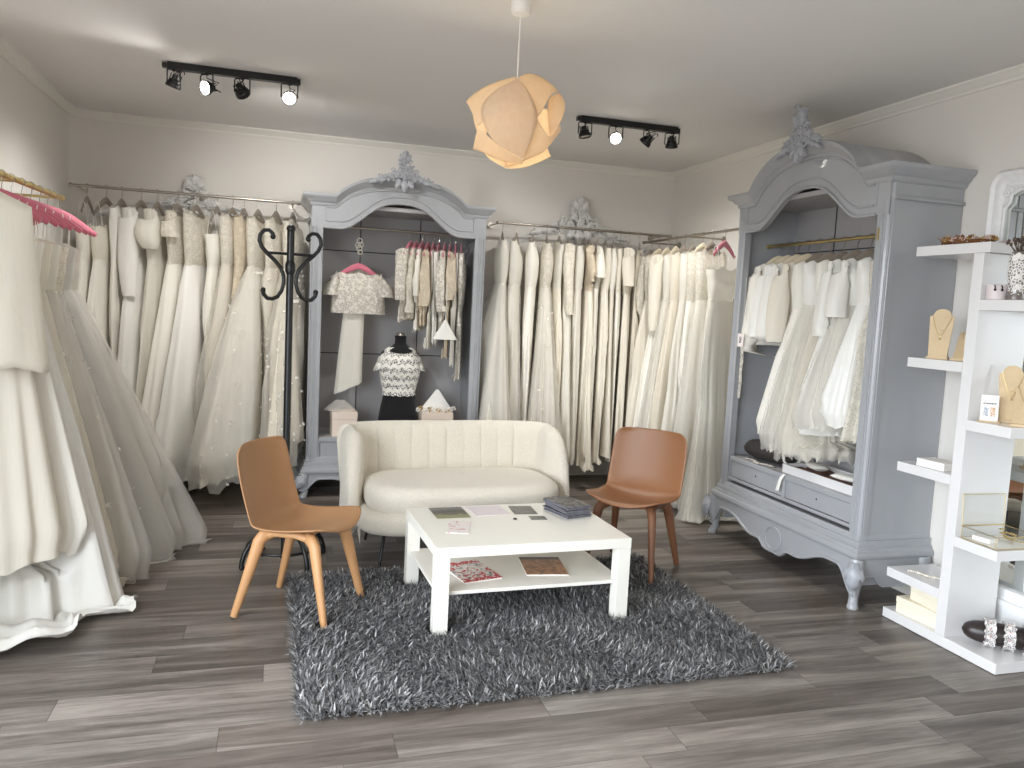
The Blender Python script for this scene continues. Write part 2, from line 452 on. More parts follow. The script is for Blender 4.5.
    o = bpy.data.objects.new('pile', me); link(o, t); o['kind'] = 'stuff'
rug()

# ------------------------------------------------------------------ lights: two ceiling tracks, pendant
spot_glass = emis('lit_spot_glass', (1.0, 0.95, 0.86, 1), 22.0)
spot_dim = simple('spot_reflector', srgb(190, 186, 178), 0.15, metal=1.0)
LAMP_W = 66.0
def aim_rot(d):
    return Vector(d).normalized().to_track_quat('-Z', 'Y').to_euler()

def track(label, loc, spots, length=0.80):
    t = thing('track_light', label, 'ceiling light', loc)
    MB().box(-length/2+.03, length/2-.02, -.024, .024, -.042, -.001).box(-length/2, -length/2+.035, -.018, .018, -.036, -.008).box(length/2-.025, length/2, -.018, .018, -.044, -.008).build('bar', M['black_metal'], t, bevel=.003)
    for sx, d, lit in spots:
        d = Vector(d).normalized()
        hc = Vector((sx, 0, -.125))
        q = Vector((0, 0, -1)).rotation_difference(d).to_matrix().to_4x4()
        side = d.cross(Vector((0, 0, 1)))
        if side.length < .2: side = Vector((1, 0, 0))
        side.normalize(); side.z = 0
        # lamp head: ring + stepped heat sink + fins
        mb = MB().lathe([(.0, .055), (.020, .055), (.022, .030), (.034, .024), (.036, .010), (.043, .004), (.046, -.018), (.042, -.020), (.036, -.006), (.0, -.004)], 20)
        for a in range(4):
            mb.obox((.030*math.cos(a*PI/2), .030*math.sin(a*PI/2), .042), (.006, .006, .034))
        mb.tube([(.012, 0, .055), (.02, .01, .085), (.035, .012, .09), (.04, .0, .075)], .0032, 6)
        mb.xf(Matrix.Translation(hc) @ q)
        h = mb.build('spotlight', M['black_metal'], t, smooth=40)
        lens = MB().lathe([(.0, -.0085), (.034, -.0085), (.037, -.012)], 18, cap=False)
        lens.xf(Matrix.Translation(hc) @ q)
        lens.build('lens', spot_glass if lit else spot_dim, h, smooth=60)
        w = .050
        P = [hc + side*w, hc + side*w + Vector((0, 0, .04)), Vector((sx, 0, -.052)) + side*w, Vector((sx, 0, -.044)) + side*(w-.008), Vector((sx, 0, -.044)) - side*(w-.008), Vector((sx, 0, -.052)) - side*w, hc - side*w + Vector((0, 0, .04)), hc - side*w]
        y = MB().tube(P, .0042, 6)
        y.tube([Vector((sx, 0, -.045)), Vector((sx, .01, -.065)), hc - d*.06 + Vector((.03, .0, .03)), hc - d*.055], .003, 6)
        y.lathe([(.012, 0), (.012, -.014)], 10, c=(sx, 0, -.036))
        y.build('yoke', M['black_metal'], h, smooth=50)
        ld = bpy.data.lights.new('spot_beam', 'SPOT'); back = d.y > 0 or d.z < -.9; ld.energy = LAMP_W if back else 45.0; ld.color = (1.0, 0.98, 0.945)
        ld.spot_size = math.radians(118 if back else 84); ld.spot_blend = 1.0; ld.shadow_soft_size = 0.03
        lo = bpy.data.objects.new('spot_beam', ld); link(lo)
        wp = Vector(loc) + hc + d*.024
        lo.location = wp; lo.rotation_euler = aim_rot(d)
track('black track with four spotlights on the ceiling above the coat stand', (-0.285, 5.30, ZC),
      [(-.335, (-.30, .25, -.9), False), (-.15, (-.65, -.75, -.30), True), (.055, (.35, .75, -.55), False), (.335, (-.05, -.9, -.55), True)])
track('black track with four spotlights on the ceiling beside the pendant, near the right-hand armoire', (2.39, 5.35, ZC),
      [(-.335, (.15, -.1, -1), False), (-.10, (-.2, -.9, -.45), True), (.14, (-.45, .5, -.7), False), (.345, (.2, .35, -.8), False)])

def pendant():
    cx, cy, cz = 1.012, 3.506, 2.412
    t = thing('pendant_lamp', 'lit pendant lamp with a woven shade of curved cream bands', 'lamp', (cx, cy, ZC))
    zz = cz - ZC
    MB().lathe([(.0, 0), (.045, -.001), (.045, -.05), (.038, -.066), (.012, -.074), (.0, -.075)], 24).build('ceiling_canopy', M['cord_white'], t, smooth=40)
    MB().tube([(0, 0, -.07), (-.002, 0, -.25), (0, 0, zz+.07)], .0035, 8).build('cord', M['cord_white'], t, smooth=60)
    MB().lathe([(.0, zz+.09), (.02, zz+.088), (.022, zz+.03), (.0, zz+.028)], 16).build('lamp_holder', M['cord_white'], t, smooth=40)
    MB().ball((0, 0, zz-.015), .045, n=16, m=10).build('bulb', emis('warm_bulb', (1.0, .84, .58, 1), 14.0), t, smooth=180)
    m, nt, out = newmat('cream_lamp_veneer'); k = NT(nt)
    tc = k.n('TexCoord'); nz = k.n('TexNoise', {'Vector': tc.outputs['Object'], 'Scale': 45.0, 'Detail': 4.0})
    c = k.mix(nz.outputs[0], srgb(240, 218, 186), srgb(250, 234, 208))
    d = k.n('BsdfPrincipled', {'Base Color': c, 'Roughness': 0.55})
    tr = k.n('BsdfTranslucent', {'Color': c})
    mx = k.n('MixShader', {0: 0.5, 1: d.outputs[0], 2: tr.outputs[0]})
    k.link(mx.outputs[0], out.inputs[0])
    # woven shade: curved panels crossing each other, every outline given in plan (metres) on a bulging body
    f = Vector((.278, .960, 0)).normalized(); U = Vector((f.y, -f.x, 0)); W = -f
    def curve(pts, t):
        n = len(pts)-1; x = t*n; i = min(n-1, int(x)); g = x-i
        P = [pts[max(0, min(n, i+k))] for k in (-1, 0, 1, 2)]
        return [.5*((2*P[1][c]) + (-P[0][c]+P[2][c])*g + (2*P[0][c]-5*P[1][c]+4*P[2][c]-P[3][c])*g*g + (-P[0][c]+3*P[1][c]-3*P[2][c]+P[3][c])*g**3) for c in (0, 1)]
    q = lambda x, y: ((x-300)*.00107, (480-y)*.00103)
    PAN = [
     ([q(300,335), q(205,400), q(160,475), q(215,590), q(335,655)], [q(300,335), q(350,400), q(385,490), q(370,570), q(335,655)], .022, .022),
     ([q(300,345), q(215,410), q(172,475), q(225,580), q(330,645)], [q(300,345), q(345,405), q(375,490), q(360,565), q(330,645)], .004, .004),
     ([q(90,400), q(190,355), q(292,320)], [q(150,530), q(235,470), q(305,350)], .0, .012),
     ([q(295,335), q(345,298), q(410,312), q(466,350)], [q(305,350), q(350,415), q(383,492), q(430,398)], .006, .012),
     ([q(383,492), q(400,520), q(440,554), q(480,500)], [q(335,658), q(390,632), q(432,600), q(484,520)], .008, .0),
     ([q(150,532), q(205,580), q(270,628), q(335,652)], [q(130,605), q(190,630), q(260,656), q(335,664)], .004, -.02),
     ([q(462,352), q(428,400), q(430,480), q(443,553)], [q(468,350), q(498,385), q(491,460), q(450,555)], -.055, .0),
    ]
    for side in (1, -1):
        for c1, c2, o1, o2 in PAN:
            rows = []
            for i in range(29):
                t_ = i/28; a_, b_ = curve(c1, t_), curve(c2, t_); row = []
                for j in range(13):
                    e = j/12
                    u_, v_ = a_[0] + (b_[0]-a_[0])*e, a_[1] + (b_[1]-a_[1])*e
                    w_ = math.sqrt(max(.0004, .240**2 - u_*u_ - v_*v_))*.92 + o1 + (o2-o1)*e
                    k_ = 1 if side > 0 else .93
                    P = U*(u_*side*k_) + W*(w_*side*k_) + Vector((0, 0, v_*k_ + zz))
                    row.append(P)
                rows.append(row)
            MB().grid(rows).build('shade_panel', m, t, smooth=180, solid=.0018)
    ld = bpy.data.lights.new('bulb_light', 'POINT'); ld.energy = 26; ld.color = (1.0, .85, .58); ld.shadow_soft_size = .046
    lo = bpy.data.objects.new('bulb_light', ld); link(lo); lo.location = (cx, cy, cz-.015)
pendant()
# ------------------------------------------------------------------ carved ornament helpers
def scroll(mb, c, r0, a0, turns, sgn, rad, axis='xz', y=0.0, taper=0.45, n=22, mi=0):
    """a carved volute in the x-z plane"""
    pts, rs = [], []
    for i in range(n+1):
        f = i/n; a = a0 + sgn*turns*2*PI*f; r = r0*(1-.82*f)
        pts.append((c[0] + r*math.cos(a), y - .012*f, c[1] + r*math.sin(a))); rs.append(rad*(1-taper*f))
    mb.tube(pts, rs, 7, mi=mi, sy=1.0)
    mb.ball(pts[-1], rad*1.15, (1, .8, 1), 8, 5, mi)

def leaf(mb, base, tip, w, y=0.0, curl=.02, mi=0):
    """carved acanthus leaf: ridged, pointed, lifting off the ground"""
    b = Vector((base[0], y, base[1])); t = Vector((tip[0], y, tip[1]))
    d = t - b; L = d.length; d.normalize(); s = Vector((d.z, 0, -d.x))
    rows = []
    n = 8
    for i in range(n+1):
        f = i/n
        hw = w*math.sin(PI*min(1, f*.92+.08))**.8*(1+.22*math.cos(f*PI*5)) + .001
        lift = -curl*math.sin(PI*f*.8) - .004
        row = []
        for q in (-1, -.5, 0, .5, 1):
            row.append(b + d*(L*f) + s*(hw*q) + Vector((0, lift - .5*w*(1-abs(q)), 0)))
        row += [b + d*(L*f) + s*(hw*q) + Vector((0, .012, 0)) for q in (1, -1)]
        rows.append(row)
    mb.grid(rows, cv=True, mi=mi, flip=True)

def rosette(mb, c, r, y=0.0, mi=0):
    mb.ball((c[0], y-.012, c[1]), r*.42, (1, .8, 1), 8, 5, mi)
    for i in range(6):
        a = i*PI/3 + .3
        mb.ball((c[0] + r*.62*math.cos(a), y-.004, c[1] + r*.62*math.sin(a)), r*.42, (1, .55, 1), 8, 5, mi)

def crest(w, h, seed=0, plume=False, y=0.0):
    """pierced flower-and-scroll crest, base centre at the origin, w wide and h tall"""
    r = random.Random(seed); mb = MB()
    def top(u): return .95*(1-abs(u))**1.7 + .10*(1-abs(u))      # outline height, u = x/(w/2)
    # a pyramid of flowers, each ringed with small leaves
    for u, f in ((0, .16), (.03, .40), (-.02, .62), (-.20, .20), (.21, .22), (-.12, .42), (.14, .44), (-.36, .16), (.37, .17), (-.52, .10), (.53, .10), (-.68, .03), (.69, .03), (.0, .80)):
        R_ = h*(.125 - .05*abs(u))*(1 - .35*f)
        rosette(mb, (u*w/2, h*f), R_, y - .012*(1-abs(u)))
        for q in range(4):
            a = r.uniform(0, 2*PI); leaf(mb, (u*w/2, h*f), (u*w/2 + 1.9*R_*math.cos(a), h*f + 1.9*R_*math.sin(a)), R_*.42, y + .004, .012)
    for s in (-1, 1):
        scroll(mb, (s*.13*w, h*.10), h*.15, PI/2, 1.1, s, h*.032, y=y)
        scroll(mb, (s*.17*w, h*.33), h*.12, -PI/2, 1.0, -s, h*.028, y=y)
        scroll(mb, (s*.28*w, h*.10), h*.10, PI/2, 1.1, s, h*.026, y=y)
        scroll(mb, (s*.08*w, h*.66), h*.09, -PI/2, 1.0, -s, h*.024, y=y)
        leaf(mb, (s*.05*w, h*.05), (s*.12*w, -h*.24), w*.040, y)
        leaf(mb, (s*.24*w, h*.05), (s*.40*w, -h*.06), w*.034, y)
        leaf(mb, (s*.34*w, h*.02), (s*.50*w, -h*.16), w*.026, y)
    leaf(mb, (0, h*.06), (0, -h*.36), w*.05, y)
    if plume:
        pts = [(-.02*w, y, h*.50), (-.05*w, y, h*.68), (-.02*w, y-.01, h*.84), (-.05*w, y-.015, h*.96), (-.10*w, y-.02, h*.99), (-.125*w, y-.02, h*.94)]
        mb.tube(pts, [h*.10, h*.085, h*.065, h*.05, h*.038, h*.026], 8)
        leaf(mb, (.03*w, h*.45), (.05*w, h*.88), w*.05, y); leaf(mb, (-.05*w, h*.40), (-.11*w, h*.80), w*.05, y)
    else:
        leaf(mb, (0, h*.70), (0, h*1.02), w*.05, y)
        for s in (-1, 1): leaf(mb, (s*.02*w, h*.62), (s*.07*w, h*.90), w*.035, y)
    return mb

def smoothstep(t):
    t = max(0.0, min(1.0, t)); return t*t*(3-2*t)

# ------------------------------------------------------------------ armoire
def armoire(label, loc, rotz, W, D, zs, rise, zsp, orise, z_int, z_dr, z_base, crest_h, crest_w, plume, seed):
    """front faces local -y; origin on the floor under the middle of the front"""
    t = thing('armoire', label, 'armoire', loc, rotz)
    gp, gi = M['grey_paint'], M['grey_inside']
    hw = W/2; pw = .085                             # post width
    xs = hw*.74
    def ctop(x):
        u = min(1.0, abs(x)/xs); return zs + rise*(max(0.0, 1-u**2.8)**.9 if u < .93 else max(0.0, 1-.93**2.8)**.9*((1-u)/.07)**1.6)
    def cop(x):
        u = min(1.0, abs(x)/((hw-pw)*.78)); return zsp + orise*(.5+.5*math.cos(PI*u**1.35))
    NX = 72
    xx = [-hw + W*i/NX for i in range(NX+1)]
    # sides
    for s in (-1, 1):
        mb = MB().box(s*(hw-.016) - .012, s*(hw-.016) + .012, .045, D, .12, zs-.04)
        # raised frieze moulding, lower moulding
        mb.tube([(s*(hw+.003), .02, zs-.165), (s*(hw+.003), D, zs-.165)], .012, 8)
        mb.box(s*(hw+.004)-.010, s*(hw+.004)+.010, .03, D, z_base+.055, z_base+.105)
        mb.build('side_panel', gp, t, smooth=35)
    # back, interior floor, ceiling
    mb = MB().box(-hw+.024, hw-.024, D-.03, D-.01, .15, zs-.02)
    o = mb.build('back_panel', gi, t)
    gm = MB()
    for x in (-hw*.38, hw*.36): gm.box(x-.004, x+.004, D-.034, D-.029, z_int, zs-.05)
    for z in (z_int + (zs-z_int)*.34, z_int + (zs-z_int)*.80): gm.box(-hw+.03, hw-.03, D-.034, D-.029, z-.004, z+.004)
    gm.build('panel_joint', M['groove'], o)
    MB().box(-hw+.024, hw-.024, .035, D-.03, z_int-.022, z_int).build('inner_shelf', gi, t)
    MB().box(-hw+.024, hw-.024, .035, D-.03, zs-.075, zs-.045).build('top_board', gi, t)
    # corner posts, canted, with beads
    for s in (-1, 1):
        x0, x1 = s*hw, s*(hw-pw)
        poly = [(s*hw, .06), (s*hw, .022), (s*(hw-.022), 0), (x1, 0), (x1, .05)]
        if s > 0: poly = list(reversed(poly))
        mb = MB().zprism(poly, z_base+.02, zs-.06)
        for q in (.012, .030): mb.tube([(s*(hw-.020-q), -.001, z_base+.10), (s*(hw-.020-q), -.001, zs-.17)], .0055, 6)
        mb.tube([(s*(hw-.004), .010, z_base+.10), (s*(hw-.004), .010, zs-.17)], .006, 6)
        mb.tube([(x1, .002, z_base+.2), (x1, .002, zsp+.02)], .006, 6)
        mb.build('post', gp, t, smooth=35)
    # frieze board with arched opening
    rows = []
    for x in xx:
        a, b = cop(x), ctop(x)-.03
        if abs(x) > hw-pw: a = zsp
        xq = max(-hw+.004, min(hw-.004, x)); rows.append([(xq, -.004, a), (xq, -.004, b), (xq, .03, b), (xq, .03, a)])
    mb = MB().grid(rows, cv=True, flip=False)
    # bead round the opening and raised panel outline
    P = [(x, -.008, cop(x)+.004) for x in xx if abs(x) <= hw-pw+.001]
    mb.tube(P, .010, 8)
    P = [(x, -.006, cop(x)+.055) for x in xx if abs(x) <= hw-pw-.02]
    mb.tube(P, .007, 6)
    P = [(x, -.006, ctop(x)-.085) for x in xx if abs(x) <= hw-pw-.02]
    xe = hw-pw-.02
    mb.tube(P, .007, 6)
    for s in (-1, 1): mb.tube([(s*xe, -.006, cop(xe)+.055), (s*xe, -.006, ctop(xe)-.085)], .006, 6)
    mb.build('frieze', gp, t, smooth=40)
    # moulded cornice running up over the arch and round the sides
    prof = [(.0, -.085), (.012, -.075), (.016, -.055), (.034, -.045), (.040, -.030), (.062, -.018), (.070, -.004), (.070, .010), (.050, .014), (-.03, .016), (-.03, -.085)]
    path = [((-hw, D, zs), (-1, 0)), ((-hw, 0, zs), (-1, -1))] + [((x, 0, ctop(x)), (0, -1)) for x in xx[1:-1]] + [((hw, 0, zs), (1, -1)), ((hw, D, zs), (1, 0))]
    rows = [[(p[0] + o[0]*a, p[1] + o[1]*a, p[2] + b) for a, b in prof] for p, o in path]
    mb = MB().grid(rows, cv=True, flip=True)
    mb.build('cornice', gp, t, smooth=40)
    # top sheet behind the cornice, following the arch
    rows = [[(x, -.02, ctop(x)+.004), (x, D, zs+.004 + (ctop(x)-zs)*.96)] for x in xx]
    MB().grid(rows).build('roof', gp, t, smooth=40, solid=.012)
    crm = crest(crest_w, crest_h, seed, plume, y=-.078)
    o = crm.build('crest', M['worn_carving'], t, smooth=60); o.location = (0, 0, zs + rise - .015)
    # drawers above the base
    fr = MB()
    zd0, zd1 = z_dr, z_int - .03
    fr.box(-hw+pw, hw-pw, .012, .035, z_int-.032, z_int+.002).box(-hw+pw, hw-pw, .012, .035, zd0-.022, zd0)
    fr.box(-.012, .012, .010, .035, zd0, zd1).box(-hw+pw, -hw+pw+.02, .012, .035, zd0, zd1).box(hw-pw-.02, hw-pw, .012, .035, zd0, zd1)
    fr.build('drawer_frame', gp, t, bevel=.004)
    for s in (-1, 1):
        xa, xb = sorted((s*.016, s*(hw-pw-.024)))
        d = MB().box(xa, xb, .020, .04, zd0+.004, zd1-.004)
        d = d.build('drawer', gp, t, bevel=.003)
        MB().tube([((xa+xb)/2, .021, (zd0+zd1)/2+.008), ((xa+xb)/2, .018, (zd0+zd1)/2+.008)], .006, 8).build('keyhole', M['groove'], d)
    # base: moulding, wavy apron, feet
    bw = hw+.042
    prof = [(-.05, .13), (-.004, .13), (.0, .12), (.001, .098), (.012, .094), (.015, .078), (.014, .066), (.026, .060), (.028, .046), (.038, .040), (.043, .024), (.042, .010), (.034, 0.0), (-.05, 0.0)]
    path = [((-hw, D, z_base), (-1, 0)), ((-hw, 0, z_base), (-1, -1)), ((hw, 0, z_base), (1, -1)), ((hw, D, z_base), (1, 0))]
    rows = [[(p[0] + o[0]*a, p[1] + o[1]*a, p[2] + b) for a, b in prof] for p, o in path]
    MB().grid(rows, cv=True, flip=True).build('base_moulding', gp, t, smooth=40)
    ah = z_base
    def zap(u):                                     # apron lower edge, u = |x|/bw
        mid = ah*.30 + ah*.16*smoothstep((u-.10)/.10)*1.0
        if u > .30: mid += ah*.30*smoothstep((u-.30)/.38)
        if u > .80: mid -= ah*.50*smoothstep((u-.80)/.18)
        return mid
    rows = []; low = []
    for i in range(61):
        x = -bw + .01 + (2*bw-.02)*i/60; z = zap(abs(x)/bw)
        rows.append([(x, -.030, z), (x, -.030, z_base+.004), (x, -.012, z_base+.004), (x, -.012, z)])
        low.append((x, -.034, z+.008))
    mb = MB().grid(rows, cv=True)
    mb.tube(low, .010, 6)
    ov = [(ah*.30*math.cos(a)*1.0, -.034, ah*.64 + ah*.27*math.sin(a)) for a in [i*2*PI/28 for i in range(28)]]
    mb.tube(ov, .006, 6, closed=True)
    mb.build('apron', gp, t, smooth=40)
    for s in (-1, 1):
        rows = []; low = []
        for i in range(25):
            y = -.03 + (D+.02)*i/24; u = abs(i/24-.5)*2
            z = ah*.42 + ah*.22*smoothstep((u-.25)/.3) - ah*.40*smoothstep((u-.8)/.2)
            rows.append([(s*(hw+.030), y, z), (s*(hw+.030), y, z_base+.004), (s*(hw+.012), y, z_base+.004), (s*(hw+.012), y, z)])
            low.append((s*(hw+.032), y, z+.006))
        mb = MB().grid(rows, cv=True, flip=(s > 0)); mb.tube(low, .008, 6)
        mb.build('side_apron', gp, t, smooth=40)
        for yy, front in ((-.012, True), (D-.05, False)):
            fx = s*(hw+.010)
            pts, rs = [], []
            for f, o_, r_ in ((1, .004, .042), (.8, .012, .045), (.6, .010, .041), (.4, -.002, .034), (.2, -.006, .026), (.08, .004, .028), (.02, .010, .033), (0, .010, .030)):
                pts.append((fx + s*o_, yy - (o_ if front else -o_*.3), z_base*f)); rs.append(r_)
            mb = MB().tube(pts, rs, 10)
            if front:
                leaf_m = MB()
                leaf(leaf_m, (0, z_base*.98), (0, z_base*.42), .042, -.045, .02)
                leaf(leaf_m, (-.012, z_base*.9), (-.05, z_base*.62), .018, -.035, .012)
                leaf(leaf_m, (.012, z_base*.9), (.05, z_base*.62), .018, -.035, .012)
                rosette(leaf_m, (0, z_base*.36), .016, -.028)
                leaf_m.xf(Matrix.Translation((fx + s*.010, yy-.010, 0)) @ Matrix.Rotation(s*math.radians(40), 4, 'Z'))
            f_o = mb.build('foot', gp, t, smooth=50)
            if front: leaf_m.build('acanthus_carving', M['worn_carving'], f_o, smooth=60)
    return t

AB = armoire('blue-grey carved armoire without doors against the back wall, behind the cream sofa', (0.945, 6.42, 0), 0, 1.40, .60, 2.385, .165, 2.14, .225, .475, .30, .19, .235, .56, False, 4)
AR = armoire('tall blue-grey armoire without doors beside the white display shelves, with plume crest', (3.165, 4.325, 0), -PI/2, 1.47, .49, 2.455, .225, 2.20, .225, .600, .45, .28, .265, .46, True, 9)
def rail_part(t, x0, x1, y, z, mat):
    mb = MB().tube([(x0, y, z), (x1, y, z)], .0112, 12)
    for x, s in ((x0, 1), (x1, -1)): mb.tube([(x, y, z), (x + s*.012, y, z)], .017, 12)
    mb.build('hanging_rail', mat, t, smooth=50)
rail_part(AB, -.675, .675, .25, 2.178, M['chrome'])
rail_part(AR, -.71, .71, .235, 2.12, M['brass'])
# lock plate on the post of the near armoire
MB().box(.655, .668, -.004, .012, 2.06, 2.13).build('hinge_plate', M['brass'], AR)

# ------------------------------------------------------------------ white carved arches on the back wall, behind the rails
def arch_panel(label, cx, w, z0, rise, ch, seed):
    t = thing('carved_headboard', label, 'wall ornament', (cx, YB-.015, 0))
    hw = w/2
    n = 40
    def zt(x):
        u = abs(x)/hw
        return z0 + rise*(.5+.5*math.cos(PI*u**1.2))
    rows = []
    for i in range(n+1):
        x = -hw + w*i/n
        rows.append([(x, -.03, zt(x)-.05), (x, -.04, zt(x)-.02), (x, -.03, zt(x)), (x, .012, zt(x)), (x, .012, zt(x)-.05)])
    mb = MB().grid(rows, cv=True)
    for s in (-1, 1):
        mb.box(s*hw-.03, s*hw+.03, -.035, .012, 0.0, zt(hw)+.005)
    mb.build('frame', M['white_carving'], t, smooth=40)
    rows = []
    for i in range(n+1):
        x = -hw + w*i/n
        rows.append([(x, -.006, .02), (x, -.006, zt(x)-.03)])
    MB().grid(rows).build('panel', M['wall'], t, solid=.01)
    c = crest(.98, ch, seed, False, y=-.045).build('crest', M['white_carving'], t, smooth=60)
    c.location = (0, 0, z0+rise-.04)
arch_panel('white carved arched headboard on the back wall above the coat stand rail', -.66, 1.50, 2.20, .10, .27, 21)
arch_panel('white carved arched headboard on the back wall between the two armoires', 2.69, 1.40, 2.22, .14, .32, 22)

# ------------------------------------------------------------------ clothes rails
def wall_rail(label, p0, p1, mat, brackets, r=.0112, fins=None):
    p0, p1 = Vector(p0), Vector(p1)
    t = thing('clothes_rail', label, 'clothes rail', p0)
    d = p1 - p0
    MB().tube([(0, 0, 0), d], r, 12).ball((0, 0, 0), r*1.5, n=10).ball(d, r*1.5, n=10).build('rail', mat, t, smooth=60)
    for f, wpt in brackets:
        q = d*f; w = Vector(wpt) - p0
        mb = MB().tube([q, q + (w-q)*.98], .008, 8)
        nrm = (w-q).normalized()
        mb.tube([w - nrm*.012, w - nrm*.001], .028, 14)
        mb.build('wall_bracket', mat, t, smooth=50)
    return t
YR = 6.745
wall_rail('chrome clothes rail on the back wall behind the coat stand', (-1.50, YR, 2.345), (.155, YR, 2.345), M['chrome'], [(.02, (-1.47, YB, 2.345)), (.97, (.11, YB, 2.345))])
wall_rail('chrome clothes rail on the back wall between the two armoires', (1.83, YR, 2.322), (3.50, YR, 2.322), M['chrome'], [(.01, (1.85, YB, 2.322)), (.97, (3.45, YB, 2.322))])
wall_rail('dark steel clothes rail on the wall beside the tall armoire', (3.30, 6.88, 2.258), (3.30, 5.25, 2.258), M['chrome'], [(.02, (XR, 6.85, 2.258)), (.5, (XR, 6.06, 2.258)), (.98, (XR, 5.28, 2.258))])
XLR = -1.245
lr = wall_rail('brass clothes rail with ringed finish on the wall above the pink hangers', (XLR, 3.55, 2.09), (XLR, 5.40, 2.112), M['brass'], [(.02, (XL, 3.59, 2.09)), (.55, (XL, 4.57, 2.10)), (.99, (XL, 5.38, 2.112))])
pts, rs = [], []
for i in range(46):
    for dy, r_ in ((.0, .0115), (.012, .0115), (.013, .0152), (.027, .0152), (.028, .0115)):
        y = .02 + i*.040 + dy; pts.append((0, y, y*.0119)); rs.append(r_)
MB().tube(pts, rs, 12).build('ringed_sleeve', M['brass'], lr, smooth=40)

# ------------------------------------------------------------------ coat stand
def coat_stand():
    t = thing('coat_stand', 'tall black coat stand with curled hooks behind the tan chair', 'coat stand', (.070, 4.83, 0))
    bm = M['black_metal']
    MB().tube([(0, 0, .02), (0, 0, 1.97)], .021, 14).ball((0, 0, 1.985), .026, n=12, m=8).lathe([(.021, 0), (.029, .02), (.029, .06), (.021, .08)], 14, c=(0, 0, 1.72)).build('pole', bm, t, smooth=50)
    for k in range(2):
        a = math.radians(8 + 180*k); c, s = math.cos(a), math.sin(a)
        # S-shaped double hook: upper curl and lower curl
        pts = []
        for i in range(13):                         # lower curl
            u = math.radians(-210 + 195*i/12)
            pts.append((.105 + .048*math.cos(u) - 0.0, 1.615 + .045*math.sin(u)))
        low = [(.150, 1.625), (.146, 1.60), (.125, 1.578), (.098, 1.575), (.068, 1.59), (.046, 1.625), (.035, 1.67), (.036, 1.71), (.052, 1.755), (.090, 1.80), (.130, 1.835), (.160, 1.868), (.175, 1.905), (.170, 1.94), (.150, 1.965), (.122, 1.968), (.102, 1.95), (.100, 1.932)]
        rr = [.012]*len(low); rr[0] = .015; rr[-1] = .015
        MB().tube([(x*c, x*s, z) for x, z in low], rr, 8).ball((low[0][0]*c, low[0][0]*s, low[0][1]), .016, n=8).ball((low[-1][0]*c, low[-1][0]*s, low[-1][1]), .016, n=8).tube([(0, 0, 1.84), (.135*c, .135*s, 1.84)], .008, 6).build('hook', bm, t, smooth=60)
    for k in range(4):
        b = math.radians(28 + 90*k); c, s = math.cos(b), math.sin(b)
        leg = [(.016, .30), (.03, .26), (.06, .225), (.11, .20), (.16, .185), (.21, .155), (.25, .10), (.268, .05), (.272, .016)]
        MB().tube([(x*c, x*s, z) for x, z in leg], [.014]*len(leg), 8).ball((.268*c, .268*s, .013), .018, (1, 1, .7), 8).build('leg', bm, t, smooth=60)
    MB().tube([(.215*math.cos(a), .215*math.sin(a), .105) for a in [i*2*PI/32 for i in range(32)]], .009, 8, closed=True).build('ring', bm, t, smooth=60)
coat_stand()

